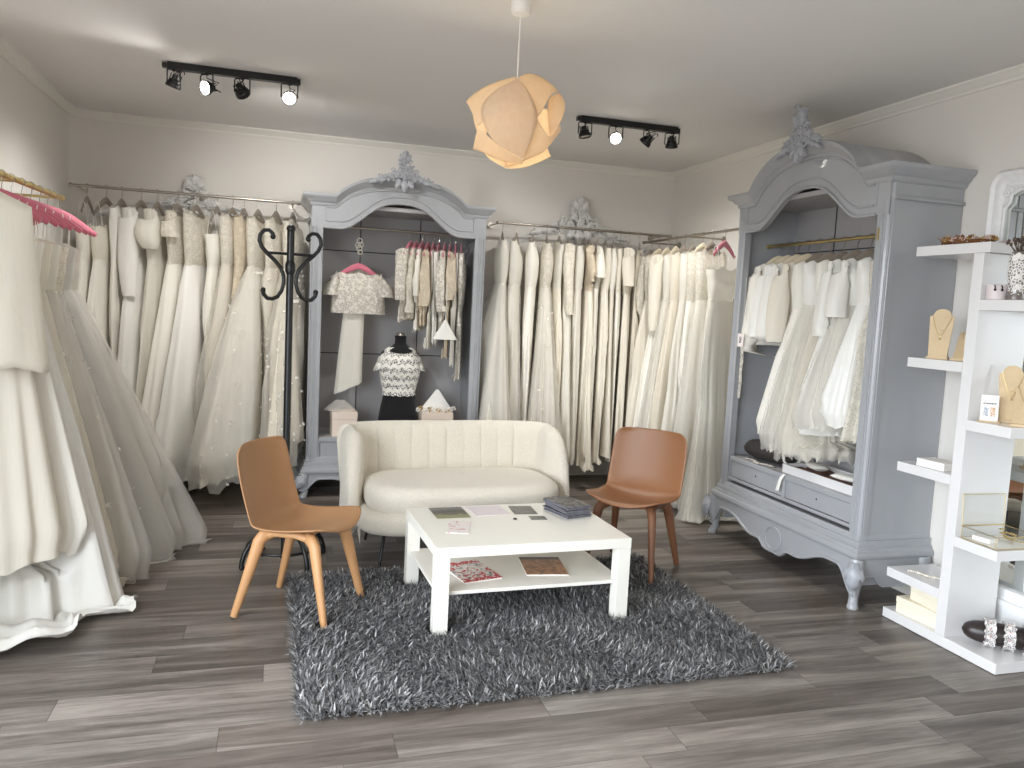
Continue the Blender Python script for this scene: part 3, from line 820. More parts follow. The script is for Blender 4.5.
# ------------------------------------------------------------------ sofa
def sofa():
    t = thing('boucle_sofa', 'cream boucle two-seat sofa with curved channelled back', 'sofa', (1.165, 5.02, 0), math.radians(3))
    bo = M['boucle']
    # back shell: wraps round in plan, channels on the inner face
    A, B = .745, .43
    n = 320; rows = []
    ex = 2/4.2
    def plan(a):
        ca, sa = math.cos(a), math.sin(a)
        return A*math.copysign(abs(ca)**ex, ca), B*math.copysign(abs(sa)**ex, sa)*(.92 if sa > 0 else .80) - .02
    fine = [math.radians(198 - 216*i/4000) for i in range(4001)]; run = [0.0]
    for a0, a1 in zip(fine, fine[1:]):
        p, q = plan(a0), plan(a1); run.append(run[-1] + math.hypot(q[0]-p[0], q[1]-p[1]))
    for i in range(n+1):
        f = i/n                                     # left tip -> back -> right tip, evenly along the run
        a = float(np.interp(f*run[-1], run, fine))
        ca, sa = math.cos(a), math.sin(a); x, y = plan(a)
        nx, ny = (abs(ca)**(2-ex))*math.copysign(1, ca)/A, (abs(sa)**(2-ex))*math.copysign(1, sa)/B
        l = math.hypot(nx, ny) or 1; nx, ny = nx/l, ny/l
        # top height: level along the back, rounding down at the arms
        tip = min(f, 1-f)
        h = .785 if tip > .115 else .785 - .46*(1-(tip/.115))**2.6
        back = tip > .17
        ch = 0.0
        if back and abs(x) < .60:
            ch = .020*(1-abs(math.sin(PI*x/.125))**.28)
        th = .13*(0.55 + .45*smoothstep(tip/.10))
        rake = .05 if y > .2 else .02*max(0, y)/.2
        row = []
        prof = [(0, .22), (-.006, .27), (0, .5), (0, 1-.11/h), (.012, 1-.05/h), (.035, 1-.015/h), (.065, 1.0), (.095, 1-.015/h), (.118, 1-.05/h), (.128, 1-.11/h), (.13, .5), (.13, .30), (.10, .22)]
        for off, hz in prof:
            z = h*hz if hz > .28 else .21 + (hz-.22)*.5
            o_ = off*th/.13
            g = ch if .3 < hz < .97 and off > .06 else 0
            lean = rake*max(0, (z-.3))/.5
            row.append((x - nx*(o_ - g) + nx*lean, y - ny*(o_ - g) + ny*lean, z))
        rows.append(row)
    mb = MB().grid(rows, cv=True, flip=True)
    k = len(rows[0])
    mb.f.append(tuple(range(k))); mb.m.append(0)
    mb.f.append(tuple(n*k + j for j in reversed(range(k)))); mb.m.append(0)
    mb.build('backrest', bo, t, smooth=50)
    # lower upholstered rim
    def slab(A, B, yc, z0, z1, r, ex, crown=0.0):
        ang = [i*2*PI/64 for i in range(64)]
        prof = []
        for i in range(7):
            u = PI/2*i/6; prof.append((r*(1-math.sin(u)), z0 + r*(1-math.cos(u))))
        for i in range(7):
            u = PI/2*i/6; prof.append((r*(1-math.cos(u)), z1 - r + r*math.sin(u)))
        rows = []
        def ring(ins, z, sc=1.0):
            row = []
            for a in ang:
                ca, sa = math.cos(a), math.sin(a)
                row.append(((A-ins)*sc*math.copysign(abs(ca)**(2/ex), ca), yc + (B-ins)*sc*math.copysign(abs(sa)**(2/ex), sa), z))
            return row
        rows.append(ring(prof[0][0], prof[0][1], .02))
        for ins, z in prof: rows.append(ring(ins, z))
        for sc in (.85, .6, .3, .02): rows.append(ring(prof[-1][0], z1 + crown*(1-sc), sc))
        return MB().grid(rows, cv=True, flip=True)
    slab(.690, .375, -.085, .195, .335, .055, 4.0).build('seat_base', bo, t, smooth=60)
    slab(.630, .345, -.105, .305, .485, .075, 3.6, .02).build('seat_cushion', bo, t, smooth=60)
    for sx, sy in ((-1, -1), (1, -1), (-1, 1), (1, 1)):
        MB().tube([(sx*.50, -.06 + sy*.22, .205), (sx*.53, -.06 + sy*.245, .205), (sx*.56, -.06 + sy*.27, 0.002)], [.012, .012, .009], 10).build('leg', M['black_metal'], t, smooth=60)
sofa()

# ------------------------------------------------------------------ chairs
def shell_chair(label, loc, rotz, mat, legmat, sc=1.05):
    """one-piece shell chair; front faces local -y"""
    t = thing('shell_chair', label, 'chair', loc, rotz)
    prof = [(-.270, .428), (-.255, .442), (-.22, .447), (-.15, .440), (-.06, .428), (.03, .422), (.10, .430), (.150, .458), (.180, .505), (.202, .575), (.222, .65), (.240, .73), (.252, .79), (.256, .815)]
    width = [.160, .207, .236, .246, .246, .243, .240, .238, .238, .238, .238, .234, .220, .180]
    # resample the profile
    import bisect
    n = 40; L = [0]
    for a, b in zip(prof, prof[1:]): L.append(L[-1] + math.hypot(b[0]-a[0], b[1]-a[1]))
    def samp(arr, s):
        i = min(len(L)-2, max(0, bisect.bisect_right(L, s)-1)); f = (s-L[i])/(L[i+1]-L[i])
        p = [arr[max(0, min(len(arr)-1, i+k))] for k in (-1, 0, 1, 2)]
        return .5*((2*p[1]) + (-p[0]+p[2])*f + (2*p[0]-5*p[1]+4*p[2]-p[3])*f*f + (-p[0]+3*p[1]-3*p[2]+p[3])*f**3)
    rows = []
    for i in range(n+1):
        f = i/n; s = L[-1]*f
        y, z, w = samp([p[0] for p in prof], s), samp([p[1] for p in prof], s), samp(width, s)
        seatness = 1-smoothstep((f-.42)/.2)
        row = []
        for j in range(17):
            u = -1 + j/8
            c = abs(u)**2.4
            zz = z + .030*c*seatness - .012*(1-c)*seatness*smoothstep(f/.2)
            yy = y - .050*c*(1-seatness) - (0.02*c if f < .08 else 0)*-1
            row.append((u*w*sc, yy*sc, zz*sc))
        rows.append(row)
    MB().grid(rows).build('shell', mat, t, smooth=180, solid=.011, sub=1, solid_off=0)
    # moulded under-frame: a short arch on each side joins the front and rear leg
    for s in (-1, 1):
        for fb, fy, ty in ((-1, -.245, -.135), (1, .215, .095)):
            pts = [(s*.125, ty*.75, .404), (s*.152, ty*1.08, .396), (s*.164, ty*1.22, .372), (s*.188, (ty*1.22*.5+fy*.5), .19), (s*.212, fy, .010)]
            pts = [(a*sc, b*sc, c*sc if c > .011 else c) for a, b, c in pts]
            MB().tube(pts, [.026, .034, .032, .025, .018], 12, sx=1.0, sy=.82).build('leg', legmat, t, smooth=70)
        pts = [(s*.140, -.125, .400), (s*.150, -.06, .413), (s*.150, .04, .411), (s*.140, .09, .400)]
        MB().tube([(a*sc, b*sc, c*sc) for a, b, c in pts], [.022, .016, .016, .022], 10).build('side_rail', legmat, t, smooth=70)
    MB().obox((0, -.02*sc, .405*sc), (.27*sc, .19*sc, .016), ).build('seat_support', legmat, t, bevel=.005)
M['tan_leg'] = simple('tan_leg_plastic', srgb(196, 148, 102), 0.5, noise=0.04, nscale=120)
M['brown_leg'] = simple('brown_leg_plastic', srgb(128, 86, 60), 0.5, noise=0.04, nscale=120)
# facing: rotation r sends -y to (sin r, -cos r)
shell_chair('lighter tan shell chair beside the coat stand, facing the white table', (.130, 4.07, 0), math.radians(61), M['tan_shell'], M['tan_leg'])
shell_chair('darker brown shell chair in front of the back-corner gowns, angled to the white table', (2.165, 4.40, 0), math.radians(-46), M['brown_shell'], M['brown_leg'])

# ------------------------------------------------------------------ coffee table
TBX, TBY, TBR = 1.247, 3.978, math.radians(2)
TT = thing('coffee_table', 'white square-legged coffee table with a lower shelf, standing on the rug', 'table', (TBX, TBY, 0), TBR)
tw, td = 1.030, .755
MB().box(-tw/2, tw/2, -td/2, td/2, .391, .443).build('tabletop', M['table_white'], TT, bevel=.002)
for sx in (-1, 1):
    for sy in (-1, 1):
        x = sx*(tw/2-.036); y = sy*(td/2-.036)
        MB().box(x-.035, x+.035, y-.035, y+.035, .012, .3905).build('leg', M['table_white'], TT, bevel=.0015)
MB().box(-tw/2+.02, tw/2-.02, -td/2+.035, td/2-.035, .196, .214).build('shelf', M['table_white'], TT, bevel=.0015)

# ------------------------------------------------------------------ white display shelves
SX, SY = 3.24, 3.09
SH = thing('display_shelf_unit', 'white open shelf unit with staggered shelves beside the tall armoire', 'shelf unit', (SX, SY-.03, 0))
wl = M['white_lacquer']
MB().box(0, .315, -.03, .03, .0555, 1.967).build('upright', wl, SH, bevel=.0015)
MB().box(-.002, .32, -.335, .385, .003, .055).build('base', wl, SH, bevel=.0015)
MB().box(-.002, .32, -.06, .395, 1.968, 2.018).build('shelf', wl, SH, bevel=.0015)
for z in (1.435, .870, .282): MB().box(0, .315, .031, .385, z-.05, z).build('shelf', wl, SH, bevel=.0015)
for z in (1.743, 1.157, .574): MB().box(0, .315, -.275, -.031, z-.05, z).build('shelf', wl, SH, bevel=.0015)
for z0 in (.19, .71, .9):
    for x in (.05, .15, .25): MB().ball((x, -.031, z0+.15), .005, n=8).build('shelf_pin', M['paper'], SH) if False else None

# ------------------------------------------------------------------ large ornate mirror behind the shelves
def mirror():
    y0, y1, z1 = 2.06, 3.39, 2.43
    t = thing('ornate_mirror', 'tall mirror in a white carved frame against the wall behind the shelf unit', 'mirror', (XR-.006, (y0+y1)/2, 0))
    hw = (y1-y0)/2; fw = .15
    def zt(y): return z1 - .02 + 0.0
    prof = [(0, -.0), (.0, -.035), (.012, -.05), (.028, -.035), (.04, -.04), (.065, -.03), (.08, -.022), (.09, -.03), (.098, -.02), (.098, 0)]
    path = [((-hw, 0.0), (1, 0)), ((-hw, z1-.08), (1, 0)), ((-hw+.01, z1-.04), (1, -.3)), ((-hw+.05, z1), (.6, -1)), ((hw-.05, z1), (-.6, -1)), ((hw-.01, z1-.04), (-1, -.3)), ((hw, z1-.08), (-1, 0)), ((hw, 0.0), (-1, 0))]
    rows = [[(b, p[0] + o[0]*a, p[1] + o[1]*a) for a, b in prof] for p, o in path]
    mb = MB().grid(rows, cv=True)
    # carved corner and inner edge beads
    mb.tube([(-.03, -hw+.095, .28), (-.03, -hw+.095, z1-.20), (-.03, -hw+.125, z1-.17), (-.03, -hw+.130, z1-.13), (-.03, -hw+.18, z1-.105), (-.03, 0, z1-.095), (-.03, hw-.18, z1-.105), (-.03, hw-.130, z1-.13), (-.03, hw-.125, z1-.17), (-.03, hw-.095, z1-.20), (-.03, hw-.095, .28)], .010, 8)
    for s in (-1, 1): mb.add([(-.028, s*(hw-.09), z1-.09), (-.028, s*(hw-.09), z1-.20), (-.028, s*(hw-.125), z1-.17), (-.028, s*(hw-.130), z1-.13), (-.028, s*(hw-.18), z1-.09)], [(0, 1, 2, 3, 4)])
    orn = MB()
    for s in (-1, 1):
        for (a, z, r) in ((.10, z1-.12, .022), (.15, z1-.10, .014), (.095, z1-.18, .014)):
            rosette(orn, (s*(hw-a), z), r, 0)
    orn.xf(Matrix.Translation((-.03, 0, 0)) @ Matrix.Rotation(-PI/2, 4, 'Z'))
    mb.v += []
    b = len(mb.v); mb.v += orn.v; mb.f += [tuple(i+b for i in q) for q in orn.f]; mb.m += orn.m
    # stepped plinth
    mb.box(-.06, 0, -hw, hw, 0.0, .10).box(-.05, 0, -hw, hw, .10, .20).box(-.065, 0, -hw-.005, hw+.005, .20, .225).box(-.04, 0, -hw, hw, .225, .28)
    mb.build('frame', M['mirror_white'], t, smooth=45)
    m, nt, out = newmat('silvered_mirror'); k = NT(nt)
    p = k.n('BsdfPrincipled', {'Base Color': (.86, .88, .86, 1), 'Metallic': 1.0, 'Roughness': .015}); k.link(p.outputs[0], out.inputs[0])
    MB().box(-.016, -.010, -hw+.085, hw-.085, .24, z1-.085).build('glass', m, t)
mirror()
# ------------------------------------------------------------------ hangers
def make_hanger(name, label, cat, mat, thick=.010, wide=.42, drop=.10, padded=False):
    """hook centre at the origin (the rail), arms along local x"""
    t = thing(name, label, cat)
    hw = wide/2; z0 = -.095
    pts, rs = [], []
    n = 20
    for i in range(n+1):
        u = -1 + 2*i/n; a = abs(u)
        pts.append((hw*u, -.005*a*a, z0 - drop*(a**1.35)*.9 - .008*(1-math.cos(a*PI))*.5)); rs.append((.026 if thick > .0165 else .022)*(1-.45*a))
    mb = MB().tube(pts, rs, 10, sx=1.0, sy=thick*.5/rs[n//2], up=(0, 0, 1))
    if not padded: mb.tube([(hw*u, -.005*u*u, z0 - drop*.92) for u in (-.93, -.5, 0, .5, .93)], .0055, 6)
    mb.build('body', mat, t, smooth=60)
    R = .0185
    hk = [(0, 0, z0+.01), (0, 0, z0+.045), (.004, 0, -.034)] + [(R*math.cos(a), 0, R*math.sin(a)) for a in [math.radians(-70 + 25*i) for i in range(11)]]
    MB().tube(hk, .0022, 6).build('hook', M['chrome'], t, smooth=60)
    return t
HG = {}
def hang(kind, loc, rotz, label, group):
    """put a hanger on a rail; the first of its kind is moved, later ones are copies"""
    spec = {'pink': ('velvet_hanger', M['pink_velvet'], .026, .40, .12, True), 'maroon': ('velvet_hanger', M['maroon_velvet'], .022, .30, .10, True),
            'taupe': ('velvet_hanger', M['taupe_velvet'], .017, .285, .11, True), 'rose': ('velvet_hanger', M['pink_velvet'], .020, .285, .10, True), 'cream': ('velvet_hanger', M['cream_velvet'], .018, .265, .09, True)}[kind]
    if kind not in HG:
        HG[kind] = h = make_hanger(spec[0], label, 'hanger', *spec[1:])
        h.location = loc; h.rotation_euler = (0, 0, rotz); h['group'] = group
        return h
    return dup(HG[kind], loc, rotz, label, group)

# ------------------------------------------------------------------ garments
def fold_fn(seed, ks):
    r = random.Random(seed)
    T = [(k, r.uniform(0, 2*PI), r.uniform(.5, 1.0), r.uniform(-1.3, 1.3)) for k in ks]
    tot = sum(w for _, _, w, _ in T)
    def f(th, s):
        return sum(w*math.cos(k*th + p + d*s) for k, p, w, d in T)/tot
    return f

def skirt_mesh(seed, z0, z1, a0, b0, aL, aR, bF, bB, zfloor, shape=1.0, folds=(5, 7, 11, 16), amp=.16, hip=0.0, hem=.02, NT_=72, NZ=34, yshift=0.0, ragged=0.0, train=0.0, trdir=(0, -1)):
    """skirt from the waist ring (half sizes a0 across, b0 thick) down to the hem; aL/aR reach at the hem on -x/+x, bF/bB on -y/+y;
    cloth that would go below the floor is laid out on it"""
    f = fold_fn(seed, folds); h = fold_fn(seed+91, (2, 3, 5, 9, 13))
    r2 = fold_fn(seed+17, (3, 6, 11, 19))
    rows = []
    for i in range(NZ+1):
        s = i/NZ
        e = s**shape
        row = []
        for j in range(NT_):
            th = 2*PI*j/NT_
            c, n_ = math.cos(th), math.sin(th)
            A = a0 + ((aR if c > 0 else aL) - a0)*e + hip*math.sin(PI*min(1, s*2.2))*(s < .4545)
            B = b0 + ((bB if n_ > 0 else bF) - b0)*e
            F = f(th, s*1.6)
            k = 1 + amp*min(1, s*2.6)*(.55+.45*s)*F
            if shape < 1.1: k *= 1 - .10*smoothstep((s-.88)/.12)
            x = A*c*k; y = B*n_*k + yshift*s
            # deeper pleats pinch inwards
            L = (z1 - z0)*(1 + hem*h(th, 0)/1.0) + train*max(0, c*trdir[0] + n_*trdir[1])**2
            z = -(z0 + L*s)
            if ragged: z -= ragged*abs(h(th*3, s))*s*s
            if z < zfloor:
                ex = zfloor - z
                d = math.hypot(x/max(A, .01)*.9, y/max(B, .01)*.9) or 1
                ux, uy = c*.9, n_*.9
                g_ = ex*(.50 + .30*r2(th, 2.0))
                x += ux*g_; y += uy*g_
                z = zfloor + .006 + .075*max(0, r2(th, 1 + ex*5))*min(1, ex*7) + .034*(.5+.5*math.sin(ex*34 + 4*h(th, 1.0) + 2*f(th, 2)))*min(1, ex*8) + .012*min(1, ex*6)
            row.append((x, y, z))
        rows.append(row)
    return MB().grid(rows, cv=True, flip=True)

def bodice_mesh(seed, top, L, aS, aB, aW, bB, bW, scoop=.10, strapless=False, back_scoop=.04, NT_=40, NZ=14, folds=.05):
    f = fold_fn(seed+5, (3, 5, 9))
    rows = []
    for i in range(NZ+1):
        s = i/NZ
        row = []
        for j in range(NT_):
            th = 2*PI*j/NT_; c, n_ = math.cos(th), math.sin(th)
            if s < .4:
                u = s/.4; a = aS + (aB-aS)*smoothstep(u); b = .026 + (bB-.026)*smoothstep(u*1.1)
                sq = 1 - .55*(1-u)
            else:
                u = (s-.4)/.6; a = aB + (aW-aB)*smoothstep(u); b = bB + (bW-bB)*smoothstep(u); sq = 1.0
            if strapless: b = bB*(.75+.25*(1-s)) if s < .4 else b
            k = 1 + folds*f(th, s)*s
            x = a*math.copysign(abs(c)**(.6+.4*sq), c)*k; y = b*math.copysign(abs(n_)**sq, n_)*k - (.015*math.sin(PI*s) if n_ < 0 else 0)
            zt = .028 - .50*abs(x) - (scoop if n_ < 0 else back_scoop)*max(0, 1 - (x/(aS*.62))**2)
            if strapless: zt = -top - .02*math.cos(2*th)*0 - .03*max(0, 1-abs(abs(x)/aS-.5)*3)*(-1 if n_ < 0 else 0)
            z = zt + (-L - zt)*s
            row.append((x, y, z))
        rows.append(row)
    return MB().grid(rows, cv=True, flip=True)

def sleeve_mesh(seed, s, aS, L, r0, r1, fwd=.03, out=.03, puff=0.0, NT_=18, NZ=16):
    f = fold_fn(seed+33+s, (2, 3, 5))
    rows = []
    for i in range(NZ+1):
        u = i/NZ
        x = s*(aS*.90 + out*math.sin(u*PI*.5)); z = -.105 - (L)*u + .02; y = -fwd*u**1.4
        r = r0 + (r1-r0)*u + puff*math.sin(PI*u)**.8
        row = []
        for j in range(NT_):
            th = 2*PI*j/NT_
            k = 1 + .13*f(th, u*3)
            zz = z + (.045*math.cos(th)*(-s))*(1-u)**3
            xx = x + r*k*math.cos(th)*.85
            lim = (aS*.925)*(1 - smoothstep((u-.15)/.3)*.25)
            xx = s*max(s*xx, lim + .004*math.sin(th))
            row.append((xx, y + r*k*math.sin(th), zz))
        rows.append(row)
    return MB().grid(rows, cv=True, flip=True)

def petals(mb, rnd, count, rmin, rmax, mi, zlo=None, zhi=None):
    """fabric petals sewn on the outside of a skirt (same mesh, own material)"""
    base = [Vector(p) for p in mb.v]
    for _ in range(count):
        p = rnd.choice(base)
        if zlo is not None and not (zlo <= p.z <= zhi): continue
        o = Vector((p.x, p.y, 0))
        if o.length < 1e-4: continue
        o.normalize(); r = rnd.uniform(rmin, rmax)
        u = o.cross(Vector((0, 0, 1))); a0 = rnd.uniform(0, 6)
        c = p + o*.006
        n = 7
        vs = [c + o*.004] + [c + (u*math.cos(a0+2*PI*i/n) + Vector((0, 0, 1))*math.sin(a0+2*PI*i/n))*r*(1+.25*math.cos(a0+4*PI*i/n)) + o*rnd.uniform(.002, .014) for i in range(n)]
        mb.add(vs, [(0, i+1, (i+1) % n + 1) for i in range(n)], mi)

GOWN_N = [0]
GOWNS = []
def envelope(g, d):
    """half reach of a hanging garment at depth d under its neck: -x, +x, -y, +y"""
    w, L = g['waist'], g['L']
    u = np.clip(d/(w*.4), 0, 1); v = np.clip((d-w*.4)/(w*.6), 0, 1)
    sm = lambda q: q*q*(3-2*q)
    A = np.where(d < w*.4, g['aS'] + (.165-g['aS'])*sm(u), .165 + (.145-.165)*sm(v)) + .008
    B = np.where(d < w*.4, .028 + (.062*g['bs']-.028)*sm(np.clip(u*1.1, 0, 1)), (.062 + (.05-.062)*sm(v))*g['bs']) + .022
    if g['strapless']: A = np.where(d < .2, .215, A); B = np.where(d < .2, .030, B)
    e = np.clip((d-w)/(L-w), 0, 1)**g['shape']
    k = (1 + g['amp']*.62)
    out = []
    for r, base, b0 in ((g['aL'], A, .145), (g['aR'], A, .145), (g['bF'], B, .05*g['bs']), (g['bB'], B, .05*g['bs'])):
        q = (b0 + (r-b0)*e)*(1 + (k-1)*np.clip(e*2.6, 0, 1)) + .012 + g['hip']
        out.append(np.where(d < w, base, np.maximum(q, base*np.clip(1-(d-w)*6, 0, 1))))
    if g['sleeve']:
        Ls, r0, r1, pf = g['sleeve'][:4]
        on = (d > .02) & (d < Ls + .14)
        for i in (0, 1): out[i] = np.where(on, np.maximum(out[i], g['aS']*.9 + .05 + max(r0, r1) + pf), out[i])
        for i in (2, 3): out[i] = np.where(on, np.maximum(out[i], max(r0, r1)*.9 + pf*.8 + (.03 if i == 2 else 0)), out[i])
    fl = d > g['zn'] - .10
    gone = (d > L + g['ex']) | (d < -.16)
    return [np.where(gone, .0015, np.where(fl, o*1.35, o)) for o in out]

def reach(g, P):
    """P: n x 3 world points -> how far out they lie in garment g (1 = its envelope)"""
    c, s_ = math.cos(g['ph']), math.sin(g['ph'])
    dx, dy = P[:, 0]-g['loc'][0], P[:, 1]-g['loc'][1]
    x, y = c*dx + s_*dy, -s_*dx + c*dy
    aL, aR, bF, bB = envelope(g, g['loc'][2]-P[:, 2])
    return np.sqrt((x/np.where(x > 0, aR, aL))**2 + (y/np.where(y > 0, bB, bF))**2)

def settle(members, boxes):
    """cloth of neighbouring garments lies against each other instead of crossing; boxes are furniture and walls to stay out of"""
    for g in members:
        c, s_ = math.cos(g['ph']), math.sin(g['ph'])
        near = [h for h in members if h is not g and math.hypot(h['loc'][0]-g['loc'][0], h['loc'][1]-g['loc'][1]) < 1.5]
        for o in g['t'].children:
            if o.name.startswith('hanging_loop'): continue
            me = o.data; n = len(me.vertices)
            V = np.empty(n*3, dtype=np.float32); me.vertices.foreach_get('co', V); V = V.reshape(-1, 3).astype(float)
            W = np.stack([c*V[:, 0]-s_*V[:, 1]+g['loc'][0], s_*V[:, 0]+c*V[:, 1]+g['loc'][1], V[:, 2]+g['loc'][2]], 1)
            ax = np.array([g['loc'][0], g['loc'][1]])
            me_ = np.maximum(reach(g, W), 1e-4)
            out = 1/np.minimum(me_, 1.0); out = np.minimum(out, 60)
            D = (W[:, :2]-ax)*out[:, None]                      # out to the envelope
            T = np.ones(n); ok = np.ones(n, bool); last = np.zeros(n)
            K = 20
            for q in range(1, K+1):
                t_ = q/K
                P = np.concatenate([ax + D*t_, W[:, 2:3]], 1)
                ni = np.maximum(me_, 1.0)*t_
                bad = np.zeros(n, bool)
                for h in near: bad |= ni > .985*reach(h, P)
                for b in boxes: bad |= (P[:, 0] > b[0]) & (P[:, 0] < b[1]) & (P[:, 1] > b[2]) & (P[:, 1] < b[3]) & (P[:, 2] > b[4]) & (P[:, 2] < b[5])
                ok &= ~bad
                last = np.where(ok, t_, last)
            lo, hi = last.copy(), np.minimum(1, last + 1/K)
            for _ in range(4):
                mid = (lo+hi)/2
                P = np.concatenate([ax + D*mid[:, None], W[:, 2:3]], 1)
                ni = np.maximum(me_, 1.0)*mid
                bad = np.zeros(n, bool)
                for h in near: bad |= ni > .985*reach(h, P)
                for b in boxes: bad |= (P[:, 0] > b[0]) & (P[:, 0] < b[1]) & (P[:, 1] > b[2]) & (P[:, 1] < b[3]) & (P[:, 2] > b[4]) & (P[:, 2] < b[5])
                lo = np.where(bad, lo, mid); hi = np.where(bad, mid, hi)
            lo = np.where(last >= 1, 1.0, np.maximum(lo, .04))
            V[:, 0] *= lo; V[:, 1] *= lo
            me.vertices.foreach_set('co', V.astype(np.float32).ravel()); me.update()
def gown(label, group, loc, rotz, zn, mats, kind='aline', L=1.9, aL=.42, aR=.26, bF=.12, bB=.12, sleeve=None, sheer=False, over=None, pet=0, seed=None, waist=.44, strapless=False,
         name='wedding_gown', cat='wedding dress', amp=.27, shape=None, train=0.0, scoop=.10, aS=.175, ragged=0.0, hem=.02, folds=(5, 7, 11, 16), res=1.0, sash=False, trdir=(0, -1), yshift=0.0, bscale=1.0):
    """loc: rail point; the neck hangs .105 under the rail. zn: height of the neck over the floor it may reach"""
    GOWN_N[0] += 1
    seed = seed if seed is not None else GOWN_N[0]*13
    t = thing(name, label, cat, (loc[0], loc[1], loc[2]-.105), rotz, group)
    mb_, ms_ = M[mats[0]], M[mats[1]]
    zf = -zn + .004
    r = random.Random(seed)
    sh = shape if shape is not None else {'aline': .95, 'ball': .86, 'sheath': 1.25, 'mermaid': 3.0}[kind]
    aW, bW = .145, .050*bscale
    if over: oL, oR, oF, oB = aL*1.12+.01, aR*1.14+.01, bF*1.22+.012, bB*1.22+.012
    else: oL, oR, oF, oB = aL, aR, bF, bB
    GOWNS.append(dict(t=t, loc=(loc[0], loc[1], loc[2]-.105), ph=rotz, waist=waist, L=L, aL=oL, aR=oR, bF=oF, bB=oB, shape=sh, amp=amp, strapless=strapless, sleeve=sleeve, aS=aS, zn=zn,
                      hip=.03 if kind in ('sheath', 'mermaid') else 0.0, bs=bscale, ex=.05 + hem*L + train + ragged, group=group))
    bm = bodice_mesh(seed, .20 if strapless else 0, waist+.01, aS, .165, aW, .062*bscale, bW, scoop, strapless)
    bm.build('bodice', mb_, t, smooth=180)
    hip = .03 if kind in ('sheath', 'mermaid') else 0.0
    NTq, NZq = int(76*res), int(36*res)
    sk = skirt_mesh(seed, waist, L, aW, bW, aL, aR, bF, bB, zf, sh, folds, amp, hip, hem, NTq, NZq, yshift, ragged, train, trdir)
    mats_ = [ms_]
    if pet:
        petals(sk, r, pet*2, .006, .015, 1); mats_.append(M['petal'])
    sk.build('skirt', mats_, t, smooth=180)
    if over:
        ov = skirt_mesh(seed+7, waist-.01, L*1.01, aW+.006, bW+.006, aL*1.12+.01, aR*1.14+.01, bF*1.22+.012, bB*1.22+.012, zf+.004, sh*.9, (7, 10, 15, 22), amp*.9, hip, hem*1.6, NTq, NZq, yshift, ragged, train, trdir)
        mo = [M[over]]
        if pet: petals(ov, r, pet, .006, .015, 1); mo.append(M['petal'])
        ov.build('overskirt', mo, t, smooth=180)
    if sleeve:
        Ls, r0, r1, pf = sleeve[:4]
        sm = M[sleeve[4]] if len(sleeve) > 4 else mb_
        for s in (-1, 1):
            sleeve_mesh(seed, s, aS, Ls, r0, r1, .03, .035, pf).build('sleeve', sm, t, smooth=180)
    if strapless or sash:
        for s in (-1, 1):
            MB().tube([(s*.10, -.04, -.22), (s*.105, -.026, -.10), (s*.11, -.019, -.05), (s*.11, -.012, -.026), (s*.11, 0, -.018), (s*.11, .012, -.026), (s*.11, .019, -.05), (s*.105, .026, -.10), (s*.10, .04, -.22)], .0022, 5).build('hanging_loop', M['satin_white'], t, smooth=60)
    return t

# ---------------- rail on the back wall, rounded corner .. armoire
ORD = ['first', 'second', 'third', 'fourth', 'fifth', 'sixth', 'seventh', 'eighth', 'ninth', 'tenth', 'eleventh', 'twelfth', 'thirteenth', 'fourteenth', 'fifteenth', 'sixteenth']
LBX = lambda px: -1.545 + (px-63)*.0072
PHI = math.radians(73)
left_back = [
 # px, look, body, skirt, kwargs
 (85, 'plain ivory gown with narrow skirt', 'satin', 'satin', dict(kind='sheath', L=1.95, aL=.30, bF=0.12, bB=0.12, strapless=True)),
 (103, 'ivory strap gown with soft straight skirt', 'crepe', 'satin', dict(kind='sheath', L=1.98, aL=.34, bF=0.14, bB=0.14, strapless=True)),
 (118, 'pearl satin gown with slim skirt', 'satin_white', 'satin', dict(kind='mermaid', L=2.0, aL=.40, bF=0.17, bB=0.17)),
 (137, 'white satin gown with long sleeves and deep neckline', 'satin_white', 'satin_white', dict(kind='sheath', L=2.02, aL=.44, bF=0.20, bB=0.17, sleeve=(.62, .075, .045, .01), scoop=.22, amp=.10)),
 (153, 'ivory gown with short puffed sleeves', 'organza', 'tulle', dict(kind='aline', L=1.96, aL=.36, bF=0.16, bB=0.19, sleeve=(.26, .07, .05, .045))),
 (173, 'satin gown with sheer lace cap sleeves', 'lace', 'satin', dict(kind='aline', L=2.06, aL=.56, bF=0.31, bB=0.22, sleeve=(.16, .075, .06, .0), train=.14, amp=.12)),
 (192, 'white satin gown with sheer lace bodice and wide skirt', 'lace', 'satin_white', dict(kind='aline', L=2.06, aL=.62, bF=0.37, bB=0.25, train=.10, amp=.12)),
 (213, 'ivory satin gown with thin straps', 'satin', 'satin', dict(kind='sheath', L=1.96, aL=.36, bF=0.16, bB=0.16, strapless=True)),
 (229, 'cream gown with beaded lace bodice', 'lace', 'tulle_cream', dict(kind='aline', L=2.0, aL=.50, bF=0.25, bB=0.19, over='tulle_thin')),
 (241, 'champagne beaded lace gown', 'lace_champagne', 'lace_champagne', dict(kind='sheath', L=1.88, aL=.36, bF=0.16, bB=0.16)),
 (256, 'full tulle ball gown sprinkled with fabric petals', 'lace', 'tulle', dict(kind='ball', L=2.03, aL=.72, bF=0.43, bB=0.37, over='tulle_thin', pet=170, ragged=.10)),
 (275, 'cream tulle gown with petal appliques', 'lace', 'tulle_cream', dict(kind='aline', L=1.95, aL=.58, bF=0.31, bB=0.25, over='tulle_thin', pet=110)),
 (293, 'long cream tulle gown with petals strewn along its hem', 'lace', 'tulle_cream', dict(kind='aline', L=1.92, aL=.66, bF=0.26, bB=0.37, over='tulle_thin', pet=200)),
]
